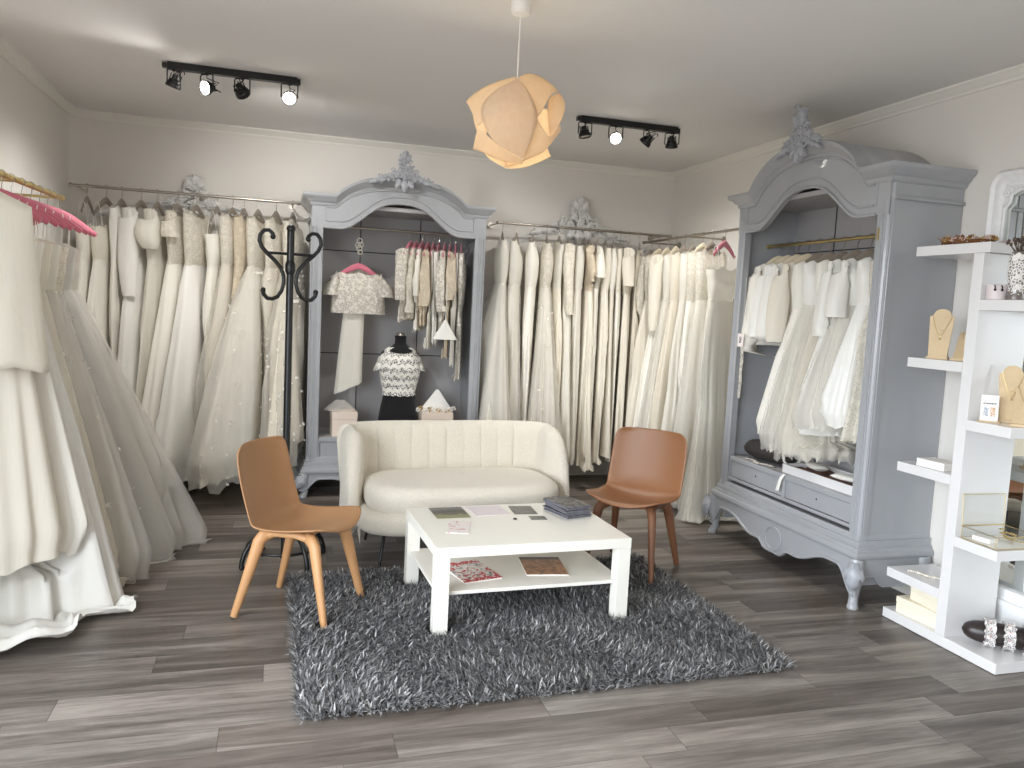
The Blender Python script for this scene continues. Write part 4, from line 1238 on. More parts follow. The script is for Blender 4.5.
for i, (px, look, a, b, kw) in enumerate(left_back):
    x = LBX(px); ph = PHI + math.radians(rng.uniform(-9, 9)); zr = 2.345
    if i == 0: ph = math.radians(84)
    nm = ORD[i] + ' from the rounded corner'
    hang('taupe', (x, YR, zr), ph, 'taupe velvet hanger, ' + nm + ' on the chrome rail behind the coat stand', 'taupe hangers on the coat stand rail')
    gown(look + ', ' + nm, 'gowns on the rail by the coat stand', (x, YR, zr), ph, zr-.105, (a, b), aR=kw.pop('aR', .19 if kw['kind'] in ('aline', 'ball') else .23), **kw)

# ---------------- rail on the back wall between the armoires
RBX = lambda px: 1.82 + (px-497)*.00972
right_back = [
 (503, 'off-white tulle gown with wide skirt', 'tulle', 'tulle', dict(kind='aline', L=2.0, aL=.60, bF=.22, bB=.40, over='tulle_thin')),
 (516, 'ivory tulle gown with pale bodice', 'organza', 'tulle', dict(kind='aline', L=2.02, aL=.56, bF=0.20, bB=0.14, over='tulle_thin')),
 (532, 'ivory satin gown with gathered skirt', 'satin', 'satin', dict(kind='sheath', L=1.98, aL=.44, bF=0.16, bB=0.14)),
 (545, 'sequinned lace gown with tulle skirt', 'lace', 'tulle', dict(kind='aline', L=2.04, aL=.58, bF=0.24, bB=0.17, over='tulle_thin', pet=40)),
 (557, 'soft tulle gown with plain bodice', 'tulle', 'tulle_cream', dict(kind='aline', L=1.95, aL=.46, bF=0.16, bB=0.14)),
 (566, 'tulle gown with long lace sleeves', 'lace', 'tulle', dict(kind='aline', L=2.04, aL=.50, bF=0.18, bB=0.14, sleeve=(.58, .055, .035, .0, 'lace'))),
 (577, 'cream chiffon gown with narrow pleats', 'organza', 'organza', dict(kind='sheath', L=1.96, aL=.40, bF=0.14, bB=0.12, amp=.22)),
 (587, 'cream gown with short lace sleeves', 'lace_champagne', 'crepe', dict(kind='sheath', L=2.02, aL=.42, bF=0.15, bB=0.12, sleeve=(.28, .065, .05, .0))),
 (595, 'ivory gown with wide cap sleeves', 'satin', 'satin', dict(kind='sheath', L=1.94, aL=.42, bF=0.14, bB=0.12, sleeve=(.24, .07, .07, .01))),
 (603, 'cream crepe gown with slim line', 'crepe', 'crepe', dict(kind='sheath', L=1.99, aL=.38, bF=0.14, bB=0.11)),
 (611, 'buttermilk satin gown with pleated skirt', 'satin', 'crepe', dict(kind='sheath', L=1.93, aL=.40, bF=0.14, bB=0.12, amp=.22)),
 (618, 'pale cream gown with flat bodice', 'crepe', 'satin', dict(kind='sheath', L=1.98, aL=.36, bF=0.12, bB=0.11)),
 (627, 'ivory gown with elbow sleeves', 'crepe', 'crepe', dict(kind='sheath', L=2.02, aL=.40, bF=0.15, bB=0.12, sleeve=(.30, .06, .05, .0))),
 (638, 'plain cream gown with pointed shoulder', 'tulle_cream', 'tulle_cream', dict(kind='aline', L=1.95, aL=.40, bF=0.16, bB=0.12)),
]
for i, (px, look, a, b, kw) in enumerate(right_back):
    x = RBX(px); ph = math.radians(72) + math.radians(rng.uniform(-10, 10)); zr = 2.322
    nm = ORD[i] + ' from the middle armoire'
    hang('taupe', (x, YR, zr), ph, 'taupe velvet hanger, ' + nm + ' on the rail between the armoires', 'taupe hangers between the armoires')
    gown(look + ', ' + nm, 'gowns on the rail between the armoires', (x, YR, zr), ph, zr-.105, (a, b), aR=kw.pop('aR', .19 if kw['kind'] in ('aline', 'ball') else .23), **kw)

# ---------------- rail on the right-hand wall, corner .. tall armoire
right_wall = [
 (6.72, 'taupe', 'ivory lace gown with sheer long sleeves', 'lace', 'tulle', dict(kind='sheath', L=1.95, aL=0.42, bF=.10, bB=.10, sleeve=(.6, .05, .035, .0, 'lace'))),
 (6.56, 'cream', 'cream gown with lace side panel', 'lace', 'crepe', dict(kind='sheath', L=1.98, aL=0.42, bF=.12, bB=.10)),
 (6.40, 'cream', 'ivory gown with long plain sleeves', 'crepe', 'satin', dict(kind='aline', L=2.0, aL=0.40, bF=.14, bB=.10, sleeve=(.62, .065, .05, .0))),
 (6.24, 'cream', 'white gown with wide soft skirt', 'organza', 'tulle', dict(kind='aline', L=2.04, aL=0.40, bF=.16, bB=.12, over='tulle_thin')),
 (6.09, 'taupe', 'cream tulle gown with round neckline', 'tulle_cream', 'tulle_cream', dict(kind='aline', L=2.0, aL=0.36, bF=.14, bB=.12)),
 (5.94, 'taupe', 'pale pleated chiffon gown', 'organza', 'organza', dict(kind='sheath', L=2.02, aL=0.34, bF=.13, bB=.12, amp=.22)),
 (5.79, 'cream', 'ivory lace gown with long train', 'lace', 'satin', dict(kind='mermaid', L=2.10, aL=0.32, bF=.18, bB=.14, train=.20)),
 (5.64, 'taupe', 'sheer ivory gown with beaded top', 'lace', 'tulle', dict(kind='aline', L=2.06, aL=0.28, bF=.14, bB=.12, over='tulle_thin')),
 (5.46, 'rose', 'white glitter tulle gown with train on the floor', 'tulle', 'tulle', dict(kind='mermaid', L=2.14, aL=0.26, bF=.20, bB=.12, train=.22, over='tulle_thin', strapless=True)),
]
for i, (y, hk, look, a, b, kw) in enumerate(right_wall):
    ph = math.radians(30 + rng.uniform(-9, 9)); zr = 2.258
    n_ = len(right_wall)-1-i
    nm = ORD[n_] + ' from the tall armoire'
    hang(hk, (3.30, y, zr), ph, {'rose': 'pink', 'taupe': 'taupe', 'cream': 'cream padded'}[hk] + ' hanger, ' + nm + ' on the rail beside it', 'hangers on the rail beside the tall armoire')
    gown(look + ', ' + nm, 'gowns on the rail beside the tall armoire', (3.30, y, zr), ph, zr-.105, (a, b), aR=kw.pop('aR', .20), seed=700+i*11, **kw)

# ---------------- brass rail on the left-hand wall: large gowns near the camera
left_wall = [
 (4.02, 'maroon', 'cream crepe gown with tiered cape, nearest on the brass rail', 'crepe', 'crepe', dict(kind='aline', L=1.66, aL=.22, aR=.31, bF=.20, bB=.12, amp=.14, res=1.3)),
 (4.16, 'pink', 'ivory satin gown with slanting hem', 'satin', 'satin', dict(kind='aline', L=1.66, aL=.22, aR=.40, bF=.14, bB=.12, strapless=True, res=1.3, amp=.14, hem=.03)),
 (4.30, 'pink', 'white satin gown with spread floor train', 'satin', 'satin_white', dict(kind='aline', L=2.12, aL=.22, aR=.52, bF=.34, bB=.12, strapless=True, train=.42, res=1.6, trdir=(.35, -.94), folds=(5, 8, 13, 19))),
 (4.44, 'pink', 'cream crepe gown with ruffled floor train', 'crepe', 'crepe', dict(kind='aline', L=2.10, aL=.22, aR=.54, bF=.14, bB=.14, strapless=True, train=.34, res=1.6, trdir=(.9, -.43), folds=(5, 8, 13, 19))),
 (4.60, 'pink', 'organza gown with a line of fabric flowers', 'organza', 'organza', dict(kind='aline', L=1.95, aL=.22, aR=.52, bF=.16, bB=.14, pet=160, strapless=True, res=1.2, over='tulle_thin')),
 (4.76, 'pink', 'silver-white tulle gown with lace straps', 'lace', 'tulle_grey', dict(kind='aline', L=2.08, aL=.22, aR=.58, bF=.16, bB=.16, strapless=True, train=.12, res=1.4, trdir=(.8, -.6))),
 (4.92, 'pink', 'grey-white tulle ball gown, very wide', 'tulle_grey', 'tulle_grey', dict(kind='ball', L=2.06, aL=.22, aR=.66, bF=.26, bB=.20, over='tulle_thin', res=1.4, strapless=True, shape=.95)),
 (5.08, 'pink', 'sheer tulle gown with spreading skirt, farthest on the brass rail', 'organza', 'tulle_grey', dict(kind='ball', L=2.04, aL=.22, aR=.68, bF=.28, bB=.22, over='tulle_thin', res=1.4, shape=1.0, strapless=True)),
]
for i, (y, hk, look, a, b, kw) in enumerate(left_wall):
    zr = 2.09 + (y-3.55)*.012
    ph = math.radians(rng.uniform(-14, 18))
    hang(hk, (XLR, y, zr), ph, ('dark maroon velvet hanger, nearest on the brass rail' if hk == 'maroon' else 'pink velvet hanger, ' + ORD[i-1] + ' behind the maroon one on the brass rail'), 'velvet hangers on the brass rail')
    gown(look if 'brass rail' in look else look + ', ' + ORD[i] + ' from the front on the brass rail', 'gowns on the brass rail', (XLR, y, zr), ph, zr-.105, (a, b), seed=300+i*17, **kw)
for i, (y, a) in enumerate(((5.20, 6), (5.30, 4))):
    hang('pink', (XLR, y, 2.11), math.radians(a), 'empty pink velvet hanger, ' + ['last but one', 'last'][i] + ' on the brass rail before the corner', 'velvet hangers on the brass rail')

# tiered cape over the nearest cream gown
def cape():
    rows = []
    f = fold_fn(5, (3, 4, 7))
    for i in range(19):
        s = i/18; row = []
        for j in range(64):
            th = 2*PI*j/64; c, n_ = math.cos(th), math.sin(th)
            A = .190 + (.062 if c > 0 else .05)*s**1.1; B = .035 + .15*s**.8
            k = 1 + .07*f(th, s*1.5)*s
            x = A*c*k; y = B*n_*k
            z = (.034 - .50*abs(.18*c)) * (1-s) + s*(-.74 - .05*c + .012*f(th*2, 1))
            row.append((x, y, z))
        rows.append(row)
    t = [o for o in COL.objects if o.get('label', '').startswith('cream crepe gown with tiered cape')][0]
    MB().grid(rows, cv=True, flip=True).build('cape', M['crepe'], t, smooth=180, solid=.004)
cape()

# ---------------- inside the tall armoire: short dresses and jackets for flower girls and brides
def local(t, p):
    return t.matrix_basis @ Vector(p) if False else Matrix.Translation(t.location) @ Matrix.Rotation(t.rotation_euler.z, 4, 'Z') @ Vector(p)
in_tall = [
 # local x along the rail (- is far, + is near the shelves)
 (-.56, 'cream', 'cream satin jacket with long sleeves', 'satin', 'satin', dict(kind='sheath', L=.60, aL=.19, aR=.19, bF=.06, bB=.06, waist=.40, sleeve=(.60, .065, .055, .0)), True),
 (-.46, 'cream', 'ivory bolero with three-quarter sleeves', 'satin_white', 'satin_white', dict(kind='sheath', L=.54, aL=.20, aR=.20, bF=.07, bB=.06, waist=.38, sleeve=(.46, .07, .07, .0)), True),
 (-.36, 'cream', 'white satin jacket with wide cuffs', 'satin_white', 'satin_white', dict(kind='sheath', L=.52, aL=.20, aR=.20, bF=.07, bB=.07, waist=.36, sleeve=(.50, .07, .085, .0)), True),
 (-.25, 'cream', 'cream bolero with rounded sleeves', 'crepe', 'satin', dict(kind='sheath', L=.56, aL=.20, aR=.20, bF=.07, bB=.06, waist=.38, sleeve=(.48, .07, .07, .01)), True),
 (-.13, 'taupe', 'long ivory girl dress with slim skirt', 'satin', 'satin', dict(kind='aline', L=1.18, aL=.30, aR=.2, bF=.12, bB=.1, waist=.34), False),
 (-.02, 'taupe', 'ivory girl dress with scalloped tulle hem', 'satin_white', 'tulle', dict(kind='aline', L=1.22, aL=.30, aR=.2, bF=.13, bB=.11, waist=.32, ragged=.10, over='tulle_thin'), False),
 (.10, 'taupe', 'cream girl dress with lace-edged tulle skirt', 'satin', 'tulle_cream', dict(kind='aline', L=1.25, aL=.30, aR=.2, bF=.14, bB=.12, waist=.32, ragged=.08, over='tulle_thin'), False),
 (.22, 'taupe', 'white girl dress with sleeves and bell skirt', 'satin_white', 'satin_white', dict(kind='aline', L=1.12, aL=.30, aR=.21, bF=.15, bB=.13, waist=.32, sleeve=(.42, .06, .05, .0)), False),
 (.34, 'taupe', 'white girl dress with layered bell skirt', 'satin_white', 'organza', dict(kind='ball', L=1.06, aL=.31, aR=.21, bF=.17, bB=.14, waist=.32, sleeve=(.30, .07, .075, .0), over='tulle_thin'), False),
 (.47, 'taupe', 'white girl dress with flared bell skirt', 'satin_white', 'satin_white', dict(kind='ball', L=1.02, aL=.30, aR=.21, bF=.17, bB=.11, waist=.30, hem=.03), False),
 (.565, 'taupe', 'sheer lace girl dress', 'lace', 'lace', dict(kind='sheath', L=1.10, aL=.24, aR=.2, bF=.08, bB=.04, waist=.32), False),
]
for i, (u, hk, look, a, b, kw, jk) in enumerate(in_tall):
    p = local(AR, (u, .235, 2.12)); ph = math.radians(-18 + rng.uniform(-6, 6)) if u < .5 else math.radians(-8)
    nm = ORD[len(in_tall)-1-i] + ' from the shelf-unit side of tall armoire'
    hang(hk, p, ph, {'taupe': 'taupe', 'cream': 'cream padded'}[hk] + ' hanger, ' + nm, 'hangers in the tall armoire')
    gown(look + ', ' + nm, 'garments in the tall armoire', p, ph, 2.12-.105-.60, (a, b), name='bridal_jacket' if jk else 'flower_girl_dress', cat='jacket' if jk else 'dress', seed=500+i*19, aS=.165, **kw)

# ---------------- inside the back armoire: boleros on pink hangers, one lace top facing out
bol = []
looks = [('lace_solid', 'guipure lace bolero with hanging ties'), ('lace', 'fine lace bolero'), ('satin', 'ivory satin bolero'), ('lace_champagne', 'beaded bolero'), ('organza', 'organza wrap'),
         ('satin_white', 'white satin stole with folded end'), ('lace_solid', 'lace bolero with short sleeves'), ('lace_champagne', 'champagne lace bolero'), ('organza', 'sheer chiffon wrap'), ('lace_solid', 'dotted lace shawl')]
for i, (mt, look) in enumerate(looks):
    x = .945 + .12 + i*.048; y = 6.67; z = 2.178
    ph = math.radians(58 + 2.2*i) + math.radians(rng.uniform(-1.5, 1.5))
    nm = ORD[i] + ' of the row in the middle armoire'
    hang('rose', (x, y, z), ph, 'pink velvet hanger, ' + nm, 'pink hangers in the middle armoire')
    L = [.62, .60, .70, .66, .84, .80, .74, .92, .98, 1.10][i]
    gown(look + ', ' + nm, 'boleros in the middle armoire', (x, y, z), ph, 1.6, (mt, mt), name='lace_bolero' if 'lace' in mt else 'bolero', cat='jacket', kind='sheath', L=L, aL=.17, aR=.14, bF=.045, bB=.04, waist=(.30, .44, .36, .28, .50, .40, .33, .46, .38, .52)[i],
         sleeve=((.38, .48, .34, .42, 0, 0, .46, .36)[i], .06, .065, .0) if i in (0, 1, 2, 3, 6, 7) else None, seed=900+i*7, aS=.17, ragged=.05, bscale=.7)
byg = lambda *names: [g for g in GOWNS if g['group'] in names]
WB = (-9, 9, 6.955, 9, -1, 9); WR = (3.625, 9, -9, 9, -1, 9); WL = (-9, -1.535, -9, 9, -1, 9)
CORA = (.15, 1.735, 6.34, 9, 2.14, 2.5); BOXA = (.220, 1.672, 6.39, 9, -1, 2.28); BOXR = (3.155, 9, 3.5, 5.075, -1, 2.56); BASEA = (.165, 1.735, 6.35, 9, -1, .45); BASER = (3.09, 9, 3.5, 5.15, -1, .42)
settle(byg('gowns on the rail by the coat stand', 'gowns on the brass rail'), [WB, WL, BOXA, BASEA, CORA])
settle(byg('gowns on the rail between the armoires', 'gowns on the rail beside the tall armoire'), [WB, WR, BOXA, BOXR, BASEA, BASER, CORA])
ybk = 3.165 + .445
settle(byg('garments in the tall armoire'), [(ybk, 9, -9, 9, -1, 9), (2.9, 3.235, -9, 4.325-.635, -1, 9), (2.9, 9, -9, 4.325-.70, -1, 9), (2.9, 3.235, 4.325+.635, 9, -1, 9), (2.9, 9, 4.325+.70, 9, -1, 9)])
settle(byg('boleros in the middle armoire'), [(-9, 9, 6.975, 9, -1, 9), (1.53, 9, -9, 9, -1, 9), (-9, 9, -9, 6.475, -1, 9)])
# satin bow end hanging from the stole
t = thing('satin_sachet', 'white satin triangle sachet hanging among the boleros in the middle armoire', 'sachet', (1.335, 6.432, 1.30))
mb = MB(); rows = []
for i in range(9):
    f = i/8; w = .010 + .095*f; row = []
    for j in range(12):
        a = 2*PI*j/12; row.append((w*math.cos(a), (.012 + .02*f)*math.sin(a), .16*(1-f)))
    rows.append(row)
mb.grid(rows, cv=True, flip=True); b = 8*12; mb.f.append(tuple(b + j for j in range(12))); mb.m.append(0)
mb.build('sachet_body', M['satin_white'], t, smooth=60)
MB().tube([(0, 0, .158), (.006, .002, .30), (.0, .006, .45)], .003, 6).build('ribbon', M['satin_white'], t)

p = (.640, 6.67, 2.178)
# a silver extension chain lowers this hanger under the rail
t = thing('hanger_chain', 'silver ornament chain holding the single lace top under the rail', 'chain', p)
MB().tube([(0, .018*math.cos(a), .018*math.sin(a)) for a in [math.radians(-80 + 25*i) for i in range(11)]], .0024, 6).tube([(0, .004, -.018), (0, 0, -.10)], .0024, 6).build('hook', M['chrome'], t, smooth=60)
mb = MB()
for k, (dx, dz, r) in enumerate(((0, -.105, .022), (.012, -.135, .02), (-.012, -.14, .02), (.0, -.165, .022), (.008, -.195, .018))):
    mb.tube([(dx + r*math.cos(a), .006*math.sin(3*a), dz + r*math.sin(a)) for a in [i*2*PI/14 for i in range(14)]], .004, 6, closed=True)
mb.build('ornament', M['pearl'], t, smooth=60)
p2 = (.640, 6.67, 2.178-.215)
hang('pink', p2, math.radians(4), 'pink velvet hanger carrying the single lace top in the middle armoire', 'pink hangers in the middle armoire')
t = thing('lace_blouse', 'cropped guipure lace top with cap sleeves, facing out of the middle armoire', 'blouse', (p2[0], p2[1], p2[2]-.105), math.radians(4))
bodice_mesh(77, 0, .38, .232, .215, .225, .085, .095, .07, False, .02, folds=.04).build('bodice', M['lace_solid'], t, smooth=180)
for s in (-1, 1): sleeve_mesh(80, s, .20, .15, .085, .09, .02, .045).build('sleeve', M['lace_solid'], t, smooth=180)
# tulle sash hanging below it
rows = []
f = fold_fn(3, (2, 3, 5))
for i in range(25):
    s = i/24; row = []
    for j in range(36):
        th = 2*PI*j/36
        k = 1 + .28*f(th, s*2)
        row.append((-.02 + (.075 + .03*s)*math.cos(th)*k - .045*s, (.018 + .028*s)*math.sin(th)*k - .02, -.20 - .80*s + .05*math.cos(th)*s))
    rows.append(row)
MB().grid(rows, cv=True, flip=True).build('sash', M['tulle'], t, smooth=180)

# ---------------- dress form with a scalloped lace top
def dress_form():
    x, y, z0 = 1.005, 6.66, .476
    t = thing('dress_form', 'black jersey dress form without head inside the middle armoire', 'dress form', (x, y, z0))
    prof = [(.0, .0), (.165, .001), (.172, .05), (.168, .14), (.150, .24), (.128, .34), (.124, .38), (.140, .46), (.160, .54), (.168, .60), (.160, .66), (.120, .715), (.072, .745), (.050, .765), (.046, .81), (.052, .825), (.045, .832), (.0, .834)]
    n = 28; rows = []
    for r, z in prof:
        rows.append([(r*math.cos(2*PI*j/n)*(1.0), r*math.sin(2*PI*j/n)*(.62 if z < .7 else .8) - (.02*math.exp(-((z-.56)/.08)**2) if math.sin(2*PI*j/n) < 0 else 0), z) for j in range(n)])
    mb = MB().grid(rows, cv=True, flip=True)
    for s in (-1, 1): mb.ball((s*.122, 0, .668), .040, (1, .8, 1), 12, 8)
    mb.build('torso', M['black_cloth'], t, smooth=60)
    MB().lathe([(.0, .832), (.034, .833), (.036, .85), (.03, .858), (.0, .86)], 16).build('neck_cap', M['chrome'], t, smooth=50)
    # lace top with scalloped bands
    m, nt, out = newmat('scalloped_band_lace'); k = NT(nt)
    tc = k.n('TexCoord'); sp = k.n('SeparateXYZ', {0: tc.outputs['Object']})
    ang = k.math('ARCTAN2', sp.outputs[1], sp.outputs[0])
    sc = k.math('ABSOLUTE', k.math('SINE', k.math('MULTIPLY', ang, 7.0)))
    zz = k.math('FRACT', k.math('MULTIPLY', k.math('ADD', sp.outputs[2], k.math('MULTIPLY', sc, -.022)), 14.5))
    solid = k.math('LESS_THAN', zz, .44)
    vo = k.n('TexVoronoi', {'Vector': tc.outputs['Object'], 'Scale': 62.0}, feature='DISTANCE_TO_EDGE')
    net = k.math('LESS_THAN', vo.outputs['Distance'], .12)
    al = k.math('MINIMUM', k.math('ADD', k.math('MAXIMUM', solid, net), .12), 1.0)
    d = k.n('BsdfPrincipled', {'Base Color': srgb(242, 238, 230), 'Roughness': .8, 'Sheen Weight': .2})
    tr = k.n('BsdfTransparent'); mx = k.n('MixShader', {0: al, 1: tr.outputs[0], 2: d.outputs[0]}); k.link(mx.outputs[0], out.inputs[0])
    t2 = thing('scalloped_lace_blouse', 'white lace top in scalloped bands worn by the black dress form', 'blouse', (x, y, z0))
    rows = []
    for i in range(23):
        s = i/22; z = .735 - .40*s; row = []
        for j in range(48):
            th = 2*PI*j/48; c, n_ = math.cos(th), math.sin(th)
            zq = z - .010*abs(math.sin(th*7))*s
            r = np.interp(zq, [q[1] for q in prof[1:-1]], [q[0] for q in prof[1:-1]]) + .012
            r = max(r, .138 + .03*math.sin(PI*min(1, s*1.1)) - .04*max(0, .12-s)/.12)
            row.append((r*c, r*n_*.64 - (.024*math.exp(-((z-.56)/.08)**2) if n_ < 0 else 0), zq - .22*max(0, abs(r*c)-.10)*(1-s)**3))
        rows.append(row)
    MB().grid(rows, cv=True, flip=True).build('bodice', m, t2, smooth=180)
    for s in (-1, 1):
        rows = []
        for i in range(9):
            u = i/8; row = []
            for j in range(20):
                th = 2*PI*j/20; r = .058 + .008*u
                row.append((s*(.142 + .040*u) + r*.62*math.cos(th), r*math.sin(th), .660 - .115*u - s*.012*math.cos(th)))
            rows.append(row)
        MB().grid(rows, cv=True, flip=True).build('sleeve', m, t2, smooth=180)
dress_form()
# ------------------------------------------------------------------ printed matter on the coffee table
def printed(name, base, kind):
    """procedural cover pattern: photo-like blotches, text-like lines"""
    m, nt, out = newmat(name); k = NT(nt)
    tc = k.n('TexCoord'); ob = tc.outputs['Object']; sp = k.n('SeparateXYZ', {0: ob})
    nz = k.n('TexNoise', {'Vector': ob, 'Scale': 22.0, 'Detail': 5.0, 'Distortion': 1.2})
    if kind == 'red':
        v = k.n('TexNoise', {'Vector': ob, 'Scale': 16.0, 'Detail': 6.0, 'Distortion': 1.6})
        c = k.ramp(v.outputs[0], [(.36, srgb(40, 30, 30)), (.44, srgb(236, 230, 226)), (.52, srgb(240, 236, 232)), (.56, srgb(190, 30, 44)), (.8, srgb(206, 50, 60))], 'LINEAR')
        edge = k.math('GREATER_THAN', k.math('ABSOLUTE', sp.outputs[1]), .105)
        stripes = k.math('GREATER_THAN', k.n('TexNoise', {'Vector': ob, 'Scale': 70.0, 'Detail': 1.0}).outputs[0], .56)
        c = k.mix(edge, c, k.mix(stripes, srgb(196, 34, 46), srgb(242, 236, 232)))
    elif kind == 'brown':
        c = k.ramp(nz.outputs[0], [(.3, srgb(96, 70, 62)), (.5, srgb(168, 122, 92)), (.65, srgb(196, 150, 108)), (.8, srgb(132, 104, 110))])
        c = k.mix(k.math('GREATER_THAN', sp.outputs[1], .10), c, srgb(72, 52, 46))
    elif kind == 'landscape':
        c = k.ramp(k.math('ADD', sp.outputs[1], k.math('MULTIPLY', nz.outputs[0], .12)), [(.0, srgb(138, 138, 96)), (.03, srgb(92, 88, 80)), (.09, srgb(64, 62, 62)), (.14, srgb(122, 118, 116)), (.2, srgb(80, 78, 76))])
    elif kind == 'pale':
        lines = k.math('GREATER_THAN', k.math('SINE', k.math('MULTIPLY', sp.outputs[1], 260.0)), .55)
        c = k.mix(k.math('MULTIPLY', lines, .35), srgb(236, 228, 232), srgb(150, 120, 140))
        blot = k.math('GREATER_THAN', nz.outputs[0], .62)
        c = k.mix(k.math('MULTIPLY', blot, .5), c, srgb(214, 160, 176))
    elif kind == 'pink':
        blot = k.math('GREATER_THAN', nz.outputs[0], .56)
        c = k.mix(k.math('MULTIPLY', blot, .7), srgb(240, 232, 228), srgb(196, 116, 122))
    elif kind == 'grey':
        c = k.ramp(nz.outputs[0], [(.3, srgb(66, 64, 62)), (.5, srgb(104, 102, 98)), (.75, srgb(142, 140, 134))])
    else:
        blot = k.math('GREATER_THAN', nz.outputs[0], .52)
        c = k.mix(blot, srgb(38, 37, 42), srgb(120, 118, 122))
    p = k.n('BsdfPrincipled', {'Base Color': c, 'Roughness': .32}); k.link(p.outputs[0], out.inputs[0])
    return m
TZ = .4436
def on_table(px, py):                              # point of the table top in world space -> local plan
    return px, py
def sheet(name, label, cat, loc, w, d, h, rot, mat, group=None, pages=None):
    t = thing(name, label, cat, loc, rot, group)
    if pages:
        MB().box(-w/2+.001, w/2-.002, -d/2+.002, d/2-.002, 0.0, h-.0009).build('pages', pages, t)
        MB().box(-w/2, w/2, -d/2, d/2, h-.0007, h).build('cover', mat, t)
    else:
        MB().box(-w/2, w/2, -d/2, d/2, 0, h).build('sheet', mat, t)
    return t
sheet('leaflet', 'dark landscape photo leaflet at the far edge of the coffee table beside the tan chair', 'leaflet', (.940, 4.205, TZ), .190, .225, .0016, math.radians(2), printed('leaflet_landscape', 0, 'landscape'))
sheet('leaflet', 'pale printed leaflet at the far edge of the coffee table beside the dark photo leaflet', 'leaflet', (1.165, 4.225, TZ), .205, .20, .0016, math.radians(5), printed('leaflet_pale', 0, 'pale'))
sheet('leaflet', 'pink and white folded leaflet alone near the front edge of the coffee table', 'leaflet', (.930, 3.915, TZ), .115, .22, .003, math.radians(-17), printed('leaflet_pink', 0, 'pink'))
sheet('photo_card', 'grey photo card near the magazine pile on the coffee table', 'card', (1.370, 4.215, TZ), .135, .175, .0016, math.radians(-4), printed('card_grey', 0, 'grey'))
sheet('photo_card', 'small grey card in front of the larger grey photo card on the coffee table', 'card', (1.405, 4.045, TZ), .090, .075, .0016, math.radians(-4), printed('card_small', 0, 'grey'))
tt = thing('table_cap', 'tiny dark round cap lying in the middle of the coffee table', 'cap', (1.27, 4.035, TZ))
MB().lathe([(.0, 0), (.011, 0), (.011, .003), (.008, .006), (.0, .006)], 14).build('cap_body', M['dark_bag'], tt, smooth=40)
mg = printed('magazine_cover_dark', 0, 'dark')
z = TZ
for i in range(9):
    look = ['bottom', 'second from the bottom', 'third from the bottom', 'fourth from the bottom', 'fifth from the bottom', 'fourth from the top', 'third from the top', 'second from the top', 'topmost'][i]
    sheet('magazine', 'dark grey magazine, ' + look + ' of the pile on the coffee table', 'magazine', (1.610 + rng.uniform(-.008, .008), 4.135 + rng.uniform(-.008, .008), z), .165, .24, .0072, math.radians(13 + rng.uniform(-5, 5)), mg, 'magazines piled on the coffee table', M['dark_pages'])
    z += .0074
SHZ = .2146
sheet('magazine', 'red and white magazine on the lower shelf of the coffee table', 'magazine', (.995, 3.880, SHZ), .215, .300, .006, math.radians(13), printed('magazine_red', 0, 'red'), 'magazines on the lower shelf', M['paper'])
sheet('magazine', 'brown toned magazine on the lower shelf of the coffee table', 'magazine', (1.400, 3.905, SHZ), .225, .285, .006, math.radians(-8), printed('magazine_brown', 0, 'brown'), 'magazines on the lower shelf', M['paper'])

# ------------------------------------------------------------------ display shelf contents
def shw(z): return z + .0006
def necklace_stand(label, loc, rotz, lean=0.0, h=.25, roll=0.0, group='wooden necklace stands', rot=None, necklace=True):
    t = thing('necklace_stand', label, 'necklace stand', loc, rotz, group)
    def half(zz):
        f = zz/h
        return .040 + .022*min(1, f/.80) if f < .80 else None
    # tapered board with stepped shoulders and a round neck
    s = [(.044, 0.0), (.058, h*.84), (.046, h*.845), (.046, h*.86)]
    arc = [(.040*math.cos(a), h*.88 + .030*math.sin(a)) for a in [PI*i/12 for i in range(13)]]
    poly = [(-x, z_) for x, z_ in reversed(s)]
    outline = s + arc + poly
    outline = list(reversed(outline))
    b = MB().prism(outline, -.005, .005)
    Rl = Matrix.Rotation(-lean, 4, 'X')
    b.xf(Matrix.Translation((0, 0, .010)) @ Rl)
    board = b.build('board', M['pale_wood'], t, bevel=.001)
    MB().box(-.050, .050, -.025, .055, 0, .012).build('base', M['pale_wood'], t, bevel=.001)
    # prop behind
    p = MB().prism([(-.014, 0), (.014, 0), (.012, h*.55), (-.012, h*.55)], -.004, .004)
    p.xf(Matrix.Translation((0, .050, .010)) @ Matrix.Rotation(max(0, .40-lean), 4, 'X'))
    p.build('prop', M['pale_wood'], t)
    if necklace:
        pts = []
        for i in range(15):
            u = -1 + 2*i/14
            v = Vector((.047*u, -.0075, h*.86 - .46*h*(1-abs(u)**1.3)))
            pts.append(Matrix.Translation((0, 0, .010)) @ Rl @ v)
        mb = MB().tube(pts, .0011, 5)
        mb.ball(pts[7] + Vector((0, -.002, -.006)), .005, n=8, m=6)
        mb.build('necklace', M['gold_wire'], t, smooth=60)
    return t
SXc = SX
z1 = shw(1.435)
necklace_stand('pale wooden necklace stand upright on the second shelf beside the armoire', (SX+.085, 3.335, z1), math.radians(-52), .24, .26)
necklace_stand('pale wooden necklace stand leaning low behind the upright one, against the shelf upright', (SX+.135, 3.225, z1), math.radians(-62), .80, .22)
necklace_stand('pale wooden necklace stand on the third shelf, half hidden by the shelf upright', (SX+.165, 3.165, shw(.870)), math.radians(-60), .14, .24)
tb = thing('flat_box', 'flat white box lying on the third shelf beside the armoire', 'box', (SX+.085, 3.255, shw(.870)), math.radians(4))
MB().box(-.06, .06, -.085, .085, 0, .030).build('box_body', M['paper'], tb, bevel=.002)
MB().box(-.061, .061, -.086, .086, .0302, .040).build('lid', M['paper'], tb, bevel=.002)
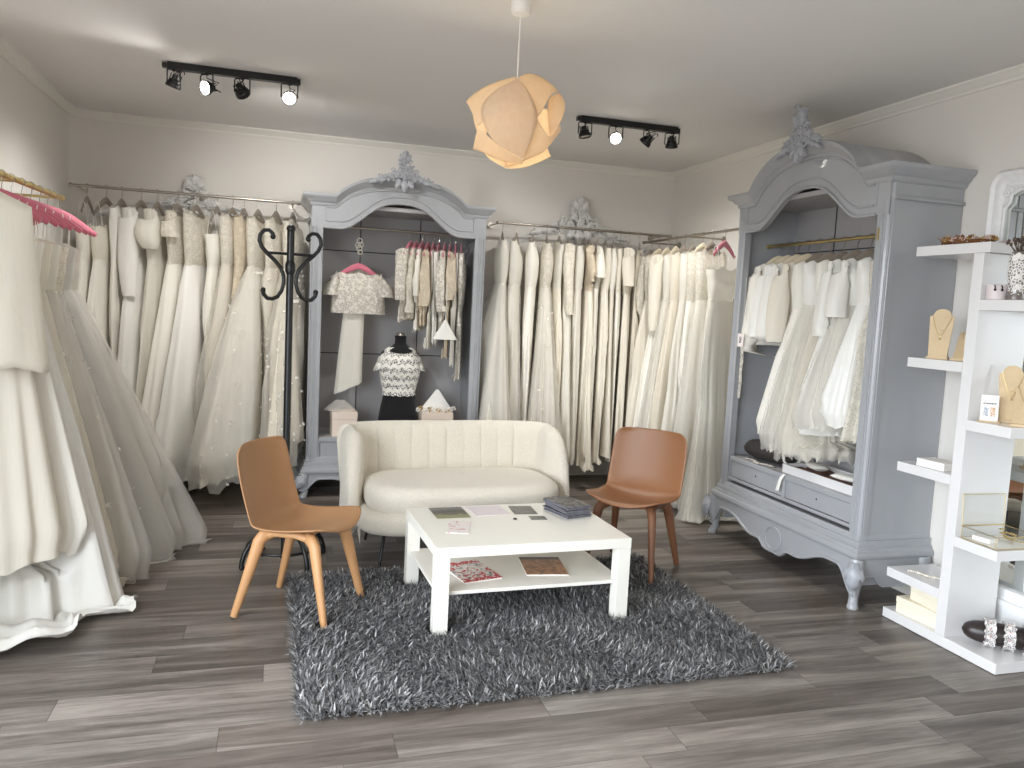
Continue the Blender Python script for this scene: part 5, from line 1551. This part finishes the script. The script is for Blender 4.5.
# pearl bracelet
t = thing('pearl_bracelet', 'pearl bracelet laid in a line on the lowest bracket shelf beside the armoire', 'bracelet', (SX+.10, 3.24, shw(.282)), math.radians(-62))
mb = MB()
for i in range(22):
    x = -.115 + .011*i; mb.ball((x, .010*math.sin(i*.5), .0078), .0058 + .0012*math.sin(i*1.7), n=8, m=6)
    mb.ball((x+.004, .010*math.sin(i*.5) + .009, .0052), .0040, n=6, m=5)
mb.build('pearl_string', M['pearl'], t, smooth=180)
# cream boxes on the base
def cbox(label, loc, s, rz, group='cream boxes on the shelf base', tilt=0):
    t = thing('cardboard_box', label, 'box', loc, rz, group, rot=(0, tilt, rz) if tilt else None)
    MB().box(-s[0]/2, s[0]/2, -s[1]/2, s[1]/2, 0, s[2]*.64).build('box_body', M['cream_box'], t, bevel=.002)
    MB().box(-s[0]/2-.0015, s[0]/2+.0015, -s[1]/2-.0015, s[1]/2+.0015, s[2]*.645, s[2]).build('lid', M['cream_box'], t, bevel=.002)
cbox('large cream cardboard box at the bottom of the pile on the shelf base', (SX+.125, 3.245, .0556), (.20, .27, .085), math.radians(4))
cbox('cream cardboard box on top of the large one on the shelf base', (SX+.130, 3.215, .1415), (.17, .20, .080), math.radians(-5))
cbox('small cream box standing on edge behind the pile of boxes on the shelf base', (SX+.265, 3.405, .0556), (.07, .06, .165), math.radians(20))
# right-hand side shelves
t = thing('earring_cup', 'small blush cup holding two dark earrings at the front corner of the top bracket shelf', 'earring holder', (SX+.047, 2.983, shw(1.743)), 0)
MB().lathe([(.0, 0), (.040, 0), (.044, .004), (.046, .070), (.042, .072), (.040, .012), (.0, .010)], 24).build('cup', M['blush_ceramic'], t, smooth=40)
for a in (0, 1):
    x = -.030 if a == 0 else .0; y = -.034 if a == 0 else -.0455
    MB().tube([(x-.02, y*.9, .068), (x-.021, y*1.05, .060), (x-.021, y*1.05, .046)], .003, 6).ball((x-.021, y*1.06, .046), .006, n=8).build('earring', M['dark_bag'], t, smooth=60)
t = thing('lace_vase', 'slim vase wrapped in white lace and filled with dark dried stems', 'vase', (SX+.075, 2.905, shw(1.743)))
MB().lathe([(.0, 0), (.034, 0), (.036, .01), (.030, .03), (.034, .08), (.040, .14), (.041, .18), (.034, .21), (.031, .225), (.029, .225), (.032, .20), (.034, .03), (.0, .02)], 24).build('glass', simple('smoky_glass', srgb(120, 110, 104), .15, coat=.3), t, smooth=40)
mb = MB(); rows = []
for i in range(13):
    u = i/12; zz = .03 + .185*u; r = np.interp(zz, [.03, .08, .14, .18, .21, .225], [.031, .035, .041, .042, .035, .032]) + .002
    rows.append([(r*math.cos(2*PI*j/28), r*math.sin(2*PI*j/28), zz + .006*math.sin(j*1.6)*(u in (0, 1))) for j in range(28)])
MB().grid(rows, cv=True, flip=True).build('lace_sleeve', cloth('vase_lace', srgb(244, 240, 236), .8, .1, .1, lace=.9, alpha2=.1, lace_scale=75, wrinkle=.6), t, smooth=180)
r_ = random.Random(5); mb = MB()
for i in range(26):
    a = r_.uniform(0, 2*PI); s = r_.uniform(.25, 1)
    mb.tube([(.012*math.cos(a), .012*math.sin(a), .05), (.022*math.cos(a)*s, .022*math.sin(a)*s, .225), (.058*math.cos(a)*s, .058*math.sin(a)*s, .255 + .035*r_.random())], [.002, .0025, .0012], 5)
    mb.ball((.058*math.cos(a)*s, .058*math.sin(a)*s, .258 + .03*r_.random()), .007, (1, 1, 1.3), 6, 5)
mb.build('dried_stems', M['twig_dark'], t, smooth=60)
necklace_stand('pale wooden necklace stand beside the lace-wrapped vase on the top bracket shelf', (SX+.16, 2.835, shw(1.743)), math.radians(-30), .2, .25)
z2 = shw(1.157)
necklace_stand('pale wooden necklace stand with a fine chain behind the small printed card', (SX+.170, 2.948, z2), math.radians(-38), .10, .27)
necklace_stand('pale wooden necklace stand leaning back at the outer end of the middle bracket shelf', (SX+.105, 2.815, z2), math.radians(-55), .70, .25)
# printed card on a small foot
m, nt, out = newmat('printed_price_card'); k = NT(nt)
tc = k.n('TexCoord'); sp = k.n('SeparateXYZ', {0: tc.outputs['Object']})
def rectmask(x0, x1, z0, z1_):
    a = k.math('MULTIPLY', k.math('GREATER_THAN', sp.outputs[0], x0), k.math('LESS_THAN', sp.outputs[0], x1))
    b = k.math('MULTIPLY', k.math('GREATER_THAN', sp.outputs[2], z0), k.math('LESS_THAN', sp.outputs[2], z1_))
    return k.math('MULTIPLY', a, b)
nzc = k.n('TexNoise', {'Vector': tc.outputs['Object'], 'Scale': 260.0})
txt = k.math('MULTIPLY', rectmask(-.028, .028, .080, .087), k.math('GREATER_THAN', nzc.outputs[0], .47))
c = k.mix(txt, srgb(247, 245, 242), srgb(70, 70, 70))
c = k.mix(k.math('MULTIPLY', rectmask(-.024, -.004, .022, .066), k.math('GREATER_THAN', nzc.outputs[0], .50)), c, srgb(150, 160, 178))
c = k.mix(k.math('MULTIPLY', rectmask(.004, .026, .022, .066), k.math('GREATER_THAN', nzc.outputs[0], .48)), c, srgb(206, 160, 112))
p = k.n('BsdfPrincipled', {'Base Color': c, 'Roughness': .5}); k.link(p.outputs[0], out.inputs[0])
t = thing('display_card', 'small white printed card leaning in front of a necklace stand on the shelf unit', 'card', (SX+.062, 2.965, z2), math.radians(-38))
b = MB().box(-.038, .038, -.001, .001, .0, .125); o = b.build('card_sheet', m, t); o.location = (0, 0, .006); o.rotation_euler = (-.12, 0, 0)
MB().box(-.044, .044, -.020, .022, 0, .006).build('foot', M['pale_wood'], t)
# gold-edged glass jewel box with open lid
def glass_box():
    t = thing('glass_jewel_box', 'gold-edged glass jewel box with its lid open on the lowest bracket shelf', 'jewel box', (SX+.138, 2.900, shw(.574)), math.radians(-2))
    w, d, h = .255, .200, .060
    x0, x1, y0, y1 = -w/2+.0, w/2, -d/2, d/2
    def edges(P, r=.0019):
        mb = MB()
        for a, b in P: mb.tube([a, b], r, 6)
        return mb
    c = [(x0, y0), (x1, y0), (x1, y1), (x0, y1)]
    E = []
    for i in range(4):
        a, b = c[i], c[(i+1) % 4]
        E += [((*a, .003), (*b, .003)), ((*a, h), (*b, h)), ((*a, .003), (*a, h))]
    edges(E).build('gold_edge', M['gold_wire'], t, smooth=60)
    m, nt, out = newmat('clear_pane'); k = NT(nt)
    gl = k.n('BsdfGlossy', {'Roughness': .02, 'Color': (1, 1, 1, 1)}); tr = k.n('BsdfTransparent', {'Color': (.98, .985, .98, 1)})
    mx = k.n('MixShader', {0: .045, 1: tr.outputs[0], 2: gl.outputs[0]}); k.link(mx.outputs[0], out.inputs[0])
    g = MB()
    e = .001
    g.box(x0+.002, x1-.002, y0-e, y0+e, .004, h-.002).box(x0+.002, x1-.002, y1-e, y1+e, .004, h-.002).box(x0-e, x0+e, y0+.002, y1-.002, .004, h-.002).box(x1-e, x1+e, y0+.002, y1-.002, .004, h-.002)
    g.build('pane', m, t)
    MB().box(x0+.003, x1-.003, y0+.003, y1-.003, .002, .004).build('bottom', M['paper'], t)
    # lid, standing open along the far (upright) side
    L = [(x0, y1, h+.003), (x1, y1, h+.003), (x1, y1+.012, h+.155), (x0, y1+.012, h+.155)]
    o = edges([(L[i], L[(i+1) % 4]) for i in range(4)]).build('lid', M['gold_wire'], t, smooth=60)
    MB().add([L[0], L[1], L[2], L[3]], [(0, 1, 2, 3)]).build('lid_pane', m, o, solid=.0015)
    return t
gb = glass_box()
t = thing('gift_card', 'small white card lying in the glass jewel box', 'card', (SX+.075, 2.925, .5795), math.radians(8))
MB().box(-.030, .030, -.045, .045, 0, .022).build('card_sheet', M['paper'], t, bevel=.001)
t = thing('hair_comb', 'golden flower hair comb lying in the glass jewel box', 'hair comb', (SX+.205, 2.885, .5795), math.radians(-20))
mb = MB(); r_ = random.Random(12)
for i in range(15):
    cx, cy, cz = r_.uniform(-.03, .03), r_.uniform(-.06, .06), r_.uniform(.012, .05)
    for q in range(5):
        a = q*2*PI/5; mb.ball((cx + .009*math.cos(a), cy + .009*math.sin(a), cz), .0065, (1, 1, .4), 7, 5)
    mb.ball((cx, cy, cz+.003), .004, n=6, m=5)
mb.tube([(-.03, -.05, .004), (.03, .05, .004)], .003, 6)
mb.build('flower_spray', M['gold_wire'], t, smooth=60)
# bolster with three garters
BY = 2.872
t = thing('display_bolster', 'dark brown leather bolster cushion lying on the shelf base', 'cushion', (SX+.170, BY, .0556), 0)
rows = []
for i in range(31):
    f = i/30; u = -1 + 2*f
    r = .052*(max(0, 1-abs(u)**3.2))**.5 + .004
    rows.append([(-.16 + .34*f, r*1.05*math.cos(2*PI*j/24), .067 + r*math.sin(2*PI*j/24)) for j in range(24)])
mb = MB().grid(rows, cv=True, flip=True)
mb.xf(Matrix.Rotation(math.radians(-42), 4, 'Z'))
mb.build('bolster_body', simple('dark_leather', srgb(48, 40, 38), .35, noise=.15, nscale=30, bump=.2), t, smooth=60)
def garter(label, f):
    x = -.16 + .34*f
    t = thing('lace_garter', label, 'garter', (SX+.170, BY, .0556), math.radians(-42), 'garters on the bolster')
    rows = []
    r0 = .0615
    fo = fold_fn(int(f*100), (9, 13, 17))
    for i in range(9):
        s = -1 + i/4; row = []
        for j in range(64):
            th = 2*PI*j/64
            r = r0 + .008*abs(s)**2*(1 + .9*fo(th, s)) + .002*math.cos(13*th)
            zz = .067 + r*math.sin(th)
            row.append((x + .024*s + .004*fo(th, s), r*1.05*math.cos(th), max(.0015, zz)))
        rows.append(row)
    MB().grid(rows, cv=True, flip=True).build('lace_ruffle', cloth('garter_lace', srgb(244, 240, 238), .8, .1, .1, lace=.4, alpha2=.85, lace_scale=120, wrinkle=1.0, lace_col=srgb(150, 140, 140)), t, smooth=180)
    rows = [[(x + .004*s, (r0+.010)*1.05*math.cos(2*PI*j/32), max(.0015, .067 + (r0+.010)*math.sin(2*PI*j/32))) for j in range(32)] for s in (-1, 1)]
    mb = MB()
    for q in range(3):
        a = math.radians(115 + 30*q); mb.ball((x, (r0+.010)*1.05*math.cos(a), .067 + (r0+.010)*math.sin(a)), .006, (1, .7, .7), 8, 5)
    mb.build('ribbon_bow', M['dried_pink'], t, smooth=60)
garter('white lace garter nearest the pointed end of the bolster', .34)
garter('white lace garter in the middle of the bolster', .58)
garter('white lace garter at the far end of the bolster', .83)
# dried flower crown on the top shelf
t = thing('dried_flower_crown', 'dried flower crown with dusty pink ribbons on top of the shelf unit', 'flower crown', (SX+.12, 3.25, 2.0186))
r_ = random.Random(8)
mb = MB()
for q in range(9):
    ph = r_.uniform(0, 6); pts = []
    for i in range(25):
        a = 2*PI*i/24; R_ = .105 + .014*math.sin(3*a+ph) + r_.uniform(-.003, .003)
        pts.append((R_*math.cos(a)*.8, R_*math.sin(a)*1.15, .016 + .010*math.sin(5*a+ph)))
    mb.tube(pts[:-1], .0028, 5, closed=True)
for i in range(60):
    a = r_.uniform(0, 2*PI); b = (.105*math.cos(a)*.8, .105*math.sin(a)*1.15, .016)
    mb.tube([b, (b[0] + r_.uniform(-.03, .03), b[1] + r_.uniform(-.03, .03), .02 + r_.uniform(0, .03))], [.002, .001], 4)
mb.build('twig_ring', M['twig'], t, smooth=60)
mb = MB()
for i in range(70):
    a = r_.uniform(0, 2*PI); R_ = .105 + r_.uniform(-.016, .022)
    c = Vector((R_*math.cos(a)*.8, R_*math.sin(a)*1.15, .022 + r_.uniform(-.006, .018)))
    mi = r_.choice((0, 0, 1, 2)); n_ = Vector((r_.uniform(-1, 1), r_.uniform(-1, 1), r_.uniform(.2, 1))).normalized()
    u = n_.orthogonal().normalized(); v = n_.cross(u); R2 = r_.uniform(.008, .016)
    for q in range(5):
        t0 = q*2*PI/5; d_ = u*math.cos(t0) + v*math.sin(t0); e_ = n_.cross(d_)
        mb.add([c, c + d_*R2*.6 + e_*R2*.4 + n_*.004, c + d_*R2*1.1 + n_*.009, c + d_*R2*.6 - e_*R2*.4 + n_*.004], [(0, 1, 2, 3)], mi)
mb.build('dried_flowers', [M['dried_yellow'], M['twig'], M['dried_pink']], t, solid=.0012)
mb = MB()
for q in range(3):
    pts = [(.04 + .015*q, -.11, .010), (.03 + .02*q, -.17, .014 + .006*math.sin(q)), (.05 + .03*q, -.235, .006), (.06 + .035*q, -.29 + .01*q, .005)]
    mb.tube(pts, .006, 6, sx=.25, up=(0, 0, 1))
mb.build('ribbon', M['dried_pink'], t, smooth=60)

# ------------------------------------------------------------------ things inside the armoires
def blush(label, loc, s, rz):
    t = thing('keepsake_box', label, 'box', loc, rz, 'blush boxes in the middle armoire')
    MB().box(-s[0]/2, s[0]/2, -s[1]/2, s[1]/2, 0, s[2]*.7).build('box_body', M['blush_box'], t, bevel=.002)
    MB().box(-s[0]/2-.002, s[0]/2+.002, -s[1]/2-.002, s[1]/2+.002, s[2]*.705, s[2]).build('lid', M['blush_box'], t, bevel=.002)
    return t
zi = .4756
blush('blush cardboard box left of the black dress form in the middle armoire', (.545, 6.60, zi), (.20, .20, .20), math.radians(2))
blush('blush cardboard box under the white card in the middle armoire', (1.318, 6.60, zi), (.265, .20, .20), math.radians(-1))
t = thing('folded_veil', 'folded sheer veil lying on the blush box beside the petal gown in the middle armoire', 'veil', (.515, 6.60, zi+.201))
rows = []
f = fold_fn(44, (3, 5, 8))
for i in range(11):
    s = i/10; rows.append([((.125*(1-s*.75))*math.cos(2*PI*j/32)*(1+.12*f(2*PI*j/32, s)), .09*(1-s*.75)*math.sin(2*PI*j/32), .001 + .085*s**.8 + .006*abs(f(2*PI*j/32, s*3))) for j in range(32)])
MB().grid(rows, cv=True, flip=True).build('veil_cloth', M['tulle_thin'], t, smooth=180)
t = thing('display_card', 'white pointed card propped on the blush box in the middle armoire', 'card', (1.325, 6.62, zi+.2006))
MB().prism([(-.125, .030), (.125, .030), (.015, .185), (-.005, .185)], -.003, .003).box(-.125, .125, -.02, .003, .0, .030).build('card_sheet', M['paper'], t)
t = thing('fabric_flower_garland', 'small garland of cream and gold fabric flowers in front of the pointed card', 'garland', (1.31, 6.54, zi+.2006))
mb = MB(); r_ = random.Random(3)
for i in range(17):
    x = -.155 + .019*i; z_ = .022 + .012*math.sin(i*1.3)
    for q in range(5):
        a = q*2*PI/5 + i; mb.ball((x + .013*math.cos(a), r_.uniform(-.008, .008), z_ + .013*math.sin(a)), .010, (1, .5, 1), 7, 5, mi=(1 if i % 4 == 1 else 0))
mb.build('flowers', [M['petal'], M['dried_yellow']], t, smooth=60)

t = thing('fabric_bag', 'dark rolled fabric bag on the floor of the tall armoire', 'bag', local(AR, (-.37, .165, .6006)), -PI/2 + math.radians(8))
rows = []
f = fold_fn(61, (2, 3, 5))
for i in range(25):
    s = i/24; u = -1 + 2*s; r = .066*(max(0, 1-abs(u)**4))**.5 + .006
    rows.append([(-.24 + .46*s, r*1.3*math.cos(2*PI*j/28)*(1+.08*f(2*PI*j/28, s*5)), .078 + r*.93*math.sin(2*PI*j/28)*(1+.06*f(2*PI*j/28, s*4))) for j in range(28)])
MB().grid(rows, cv=True, flip=True).build('bag_body', M['dark_bag'], t, smooth=180)
MB().tube([(.17 + .004*i, .070*math.cos(.7*i), .078 + .062*math.sin(.7*i)) for i in range(10)], .009, 8).build('drawstring', M['satin_white'], t, smooth=60)
t = thing('display_tray', 'shallow white tray lined with brown fabric on the floor of the tall armoire', 'tray', local(AR, (.26, .205, .6006)), -PI/2)
w, d, h = .70, .29, .055
MB().box(-w/2, w/2, -d/2, d/2, 0, .006).box(-w/2, w/2, -d/2, -d/2+.01, .006, h).box(-w/2, w/2, d/2-.01, d/2, .006, h).box(-w/2, -w/2+.01, -d/2+.01, d/2-.01, .006, h).box(w/2-.01, w/2, -d/2+.01, d/2-.01, .006, h).build('tray_body', M['white_lacquer'], t)
rows = []
f = fold_fn(13, (2, 3))
for i in range(17):
    rows.append([(-w/2+.015 + (w-.03)*i/16, -d/2+.015 + (d-.03)*j/12, .024 + .012*math.sin(i*.9 + 1.3*math.sin(j*.8)) + .006*math.sin(j*1.7+i)) for j in range(13)])
MB().grid(rows).build('lining', M['brown_wrap'], t, smooth=180, solid=.01)
for i, (x, y, rz, lb) in enumerate(((.16, -.06, 12, 'white satin clutch lying on the brown lining near the shelf-unit side'), (-.16, -.03, -15, 'white satin clutch lying on the brown lining at the tray middle'))):
    q = t.location; P = local(AR, (.26 + x, .205 + y, .652))
    t2 = thing('satin_clutch', lb, 'clutch bag', P, -PI/2 + math.radians(rz), 'clutches in the tray')
    rows = []
    for a in range(11):
        s = a/10; u = -1+2*s; hh = .017*(max(0, 1-abs(u)**4))**.5 + .002
        rows.append([(.09*u, .045*math.cos(2*PI*j/20), .020 + hh*math.sin(2*PI*j/20)) for j in range(20)])
    MB().grid(rows, cv=True, flip=True).build('clutch_body', M['satin_white'], t2, smooth=60)
    MB().box(-.012, .012, -.047, -.043, .012, .026).build('clasp', M['pearl'], t2)
t = thing('lace_trim', 'white lace trim lying at the edge of the armoire floor beside the dark bag', 'lace trim', local(AR, (-.34, .055, .6008)), -PI/2)
mb = MB(); rows = []
for i in range(29):
    s = i/28; rows.append([(-.16 + .30*s, .018*math.sin(s*9) - .016 + .032*j/3, .004 + .007*abs(math.sin(s*17+j))) for j in range(4)])
mb.grid(rows).build('trim_cloth', M['lace_solid'], t, smooth=180, solid=.003)
t = thing('ribbon_tag', 'white ribbon tag hanging over the drawer front of the tall armoire', 'tag', local(AR, (.015, .008, .595)), -PI/2)
rows = []
for i in range(13):
    s = i/12; rows.append([(-.018 - .030*s + (.028+.008*s)*j/3, .010*math.cos(PI*min(1, s*2.5)) - .012 - .01*s, .010 - .125*max(0, s-.1)) for j in range(4)])
MB().grid(rows).build('ribbon', M['paper'], t, smooth=180, solid=.002)
# belt with price tag
P = local(AR, (-.590, .012, 1.49))
t = thing('beaded_belt', 'narrow white beaded belt hanging down at the far post of the tall armoire', 'belt', P, -PI/2 + math.radians(6))
mb = MB()
rows = [[(x, .003*math.sin(i*.8), -.02*i) for x in (-.014, 0, .014)] for i in range(24)]
mb.grid(rows)
for i in range(34): mb.ball((.006*math.sin(i*2.1), -.006, -.10 - .0105*i), .0055, n=6, m=5)
mb.tube([(0, 0, 0), (.0, .006, .10), (.0, .010, .40)], .002, 5)
mb.build('belt_band', M['lace_solid'], t, smooth=60, solid=None)
m, nt, out = newmat('price_tag_print'); k = NT(nt)
tc = k.n('TexCoord'); sp = k.n('SeparateXYZ', {0: tc.outputs['Object']})
nzc = k.n('TexNoise', {'Vector': tc.outputs['Object'], 'Scale': 160.0})
blk = k.math('MULTIPLY', k.math('LESS_THAN', k.math('ABSOLUTE', k.math('SUBTRACT', sp.outputs[0], -.004)), .014), k.math('LESS_THAN', k.math('ABSOLUTE', k.math('ADD', sp.outputs[2], .056)), .022))
c = k.mix(k.math('MULTIPLY', blk, k.math('GREATER_THAN', nzc.outputs[0], .46)), srgb(240, 230, 228), srgb(52, 44, 50))
p = k.n('BsdfPrincipled', {'Base Color': c, 'Roughness': .5}); k.link(p.outputs[0], out.inputs[0])
t = thing('price_tag', 'white printed price tag hanging beside the beaded belt in the tall armoire', 'tag', local(AR, (-.595, -.006, 1.50)), -PI/2 + math.radians(4))
MB().box(-.034, .034, -.001, .001, -.105, -.012).build('tag_card', m, t)
MB().tube([(0, 0, -.015), (.002, .006, .10), (.0, .010, .38)], .0012, 5).build('string', M['cord_white'], t)

# ------------------------------------------------------------------ camera and daylight
CAMM = [[0.9577649617811604, -0.2833302376473456, 0.04909434202666397], [0.019124260252396406, -0.10759100045494571, -0.9940112873055831], [0.28691556363176085, 0.9529680755701119, -0.09762840923658672]]
cam = bpy.data.cameras.new('camera'); co = bpy.data.objects.new('camera', cam); link(co)
cam.sensor_width = 36.0; cam.lens = 790/1024*36; cam.clip_start = .05
r, d, f_ = CAMM
Rm = Matrix(((r[0], -d[0], -f_[0]), (r[1], -d[1], -f_[1]), (r[2], -d[2], -f_[2])))
co.matrix_world = Matrix.Translation((0, 0, 1.6)) @ Rm.to_4x4()
SC.camera = co

w = bpy.data.worlds.new('sky'); SC.world = w; w.use_nodes = True
bg = w.node_tree.nodes['Background']; bg.inputs[1].default_value = SKY
kw_ = NT(w.node_tree); tcw = kw_.n('TexCoord'); spw = kw_.n('SeparateXYZ', {0: tcw.outputs['Generated']})
kw_.link(kw_.ramp(kw_.math('ADD', kw_.math('MULTIPLY', spw.outputs[2], .5), .5), [(.46, (.22, .22, .22)), (.53, (.86, .93, 1.0))]), bg.inputs[0])
ld = bpy.data.lights.new('side_portal', 'AREA'); ld.shape = 'RECTANGLE'; ld.size = lw1-lw0; ld.size_y = 2.2; ld.cycles.is_portal = True
o = bpy.data.objects.new('side_portal', ld); link(o); o.location = (XL-.02, (lw0+lw1)/2, 1.475); o.rotation_euler = (PI/2, 0, -PI/2)
SC.view_settings.view_transform = 'Standard'; SC.view_settings.look = 'None'
SC.view_settings.exposure = EXPOSURE; SC.view_settings.gamma = 1.0
SC.view_settings.use_curve_mapping = False
SC.cycles.max_bounces = 10; SC.cycles.diffuse_bounces = 6; SC.cycles.transparent_max_bounces = 24; SC.cycles.sample_clamp_indirect = 6.0
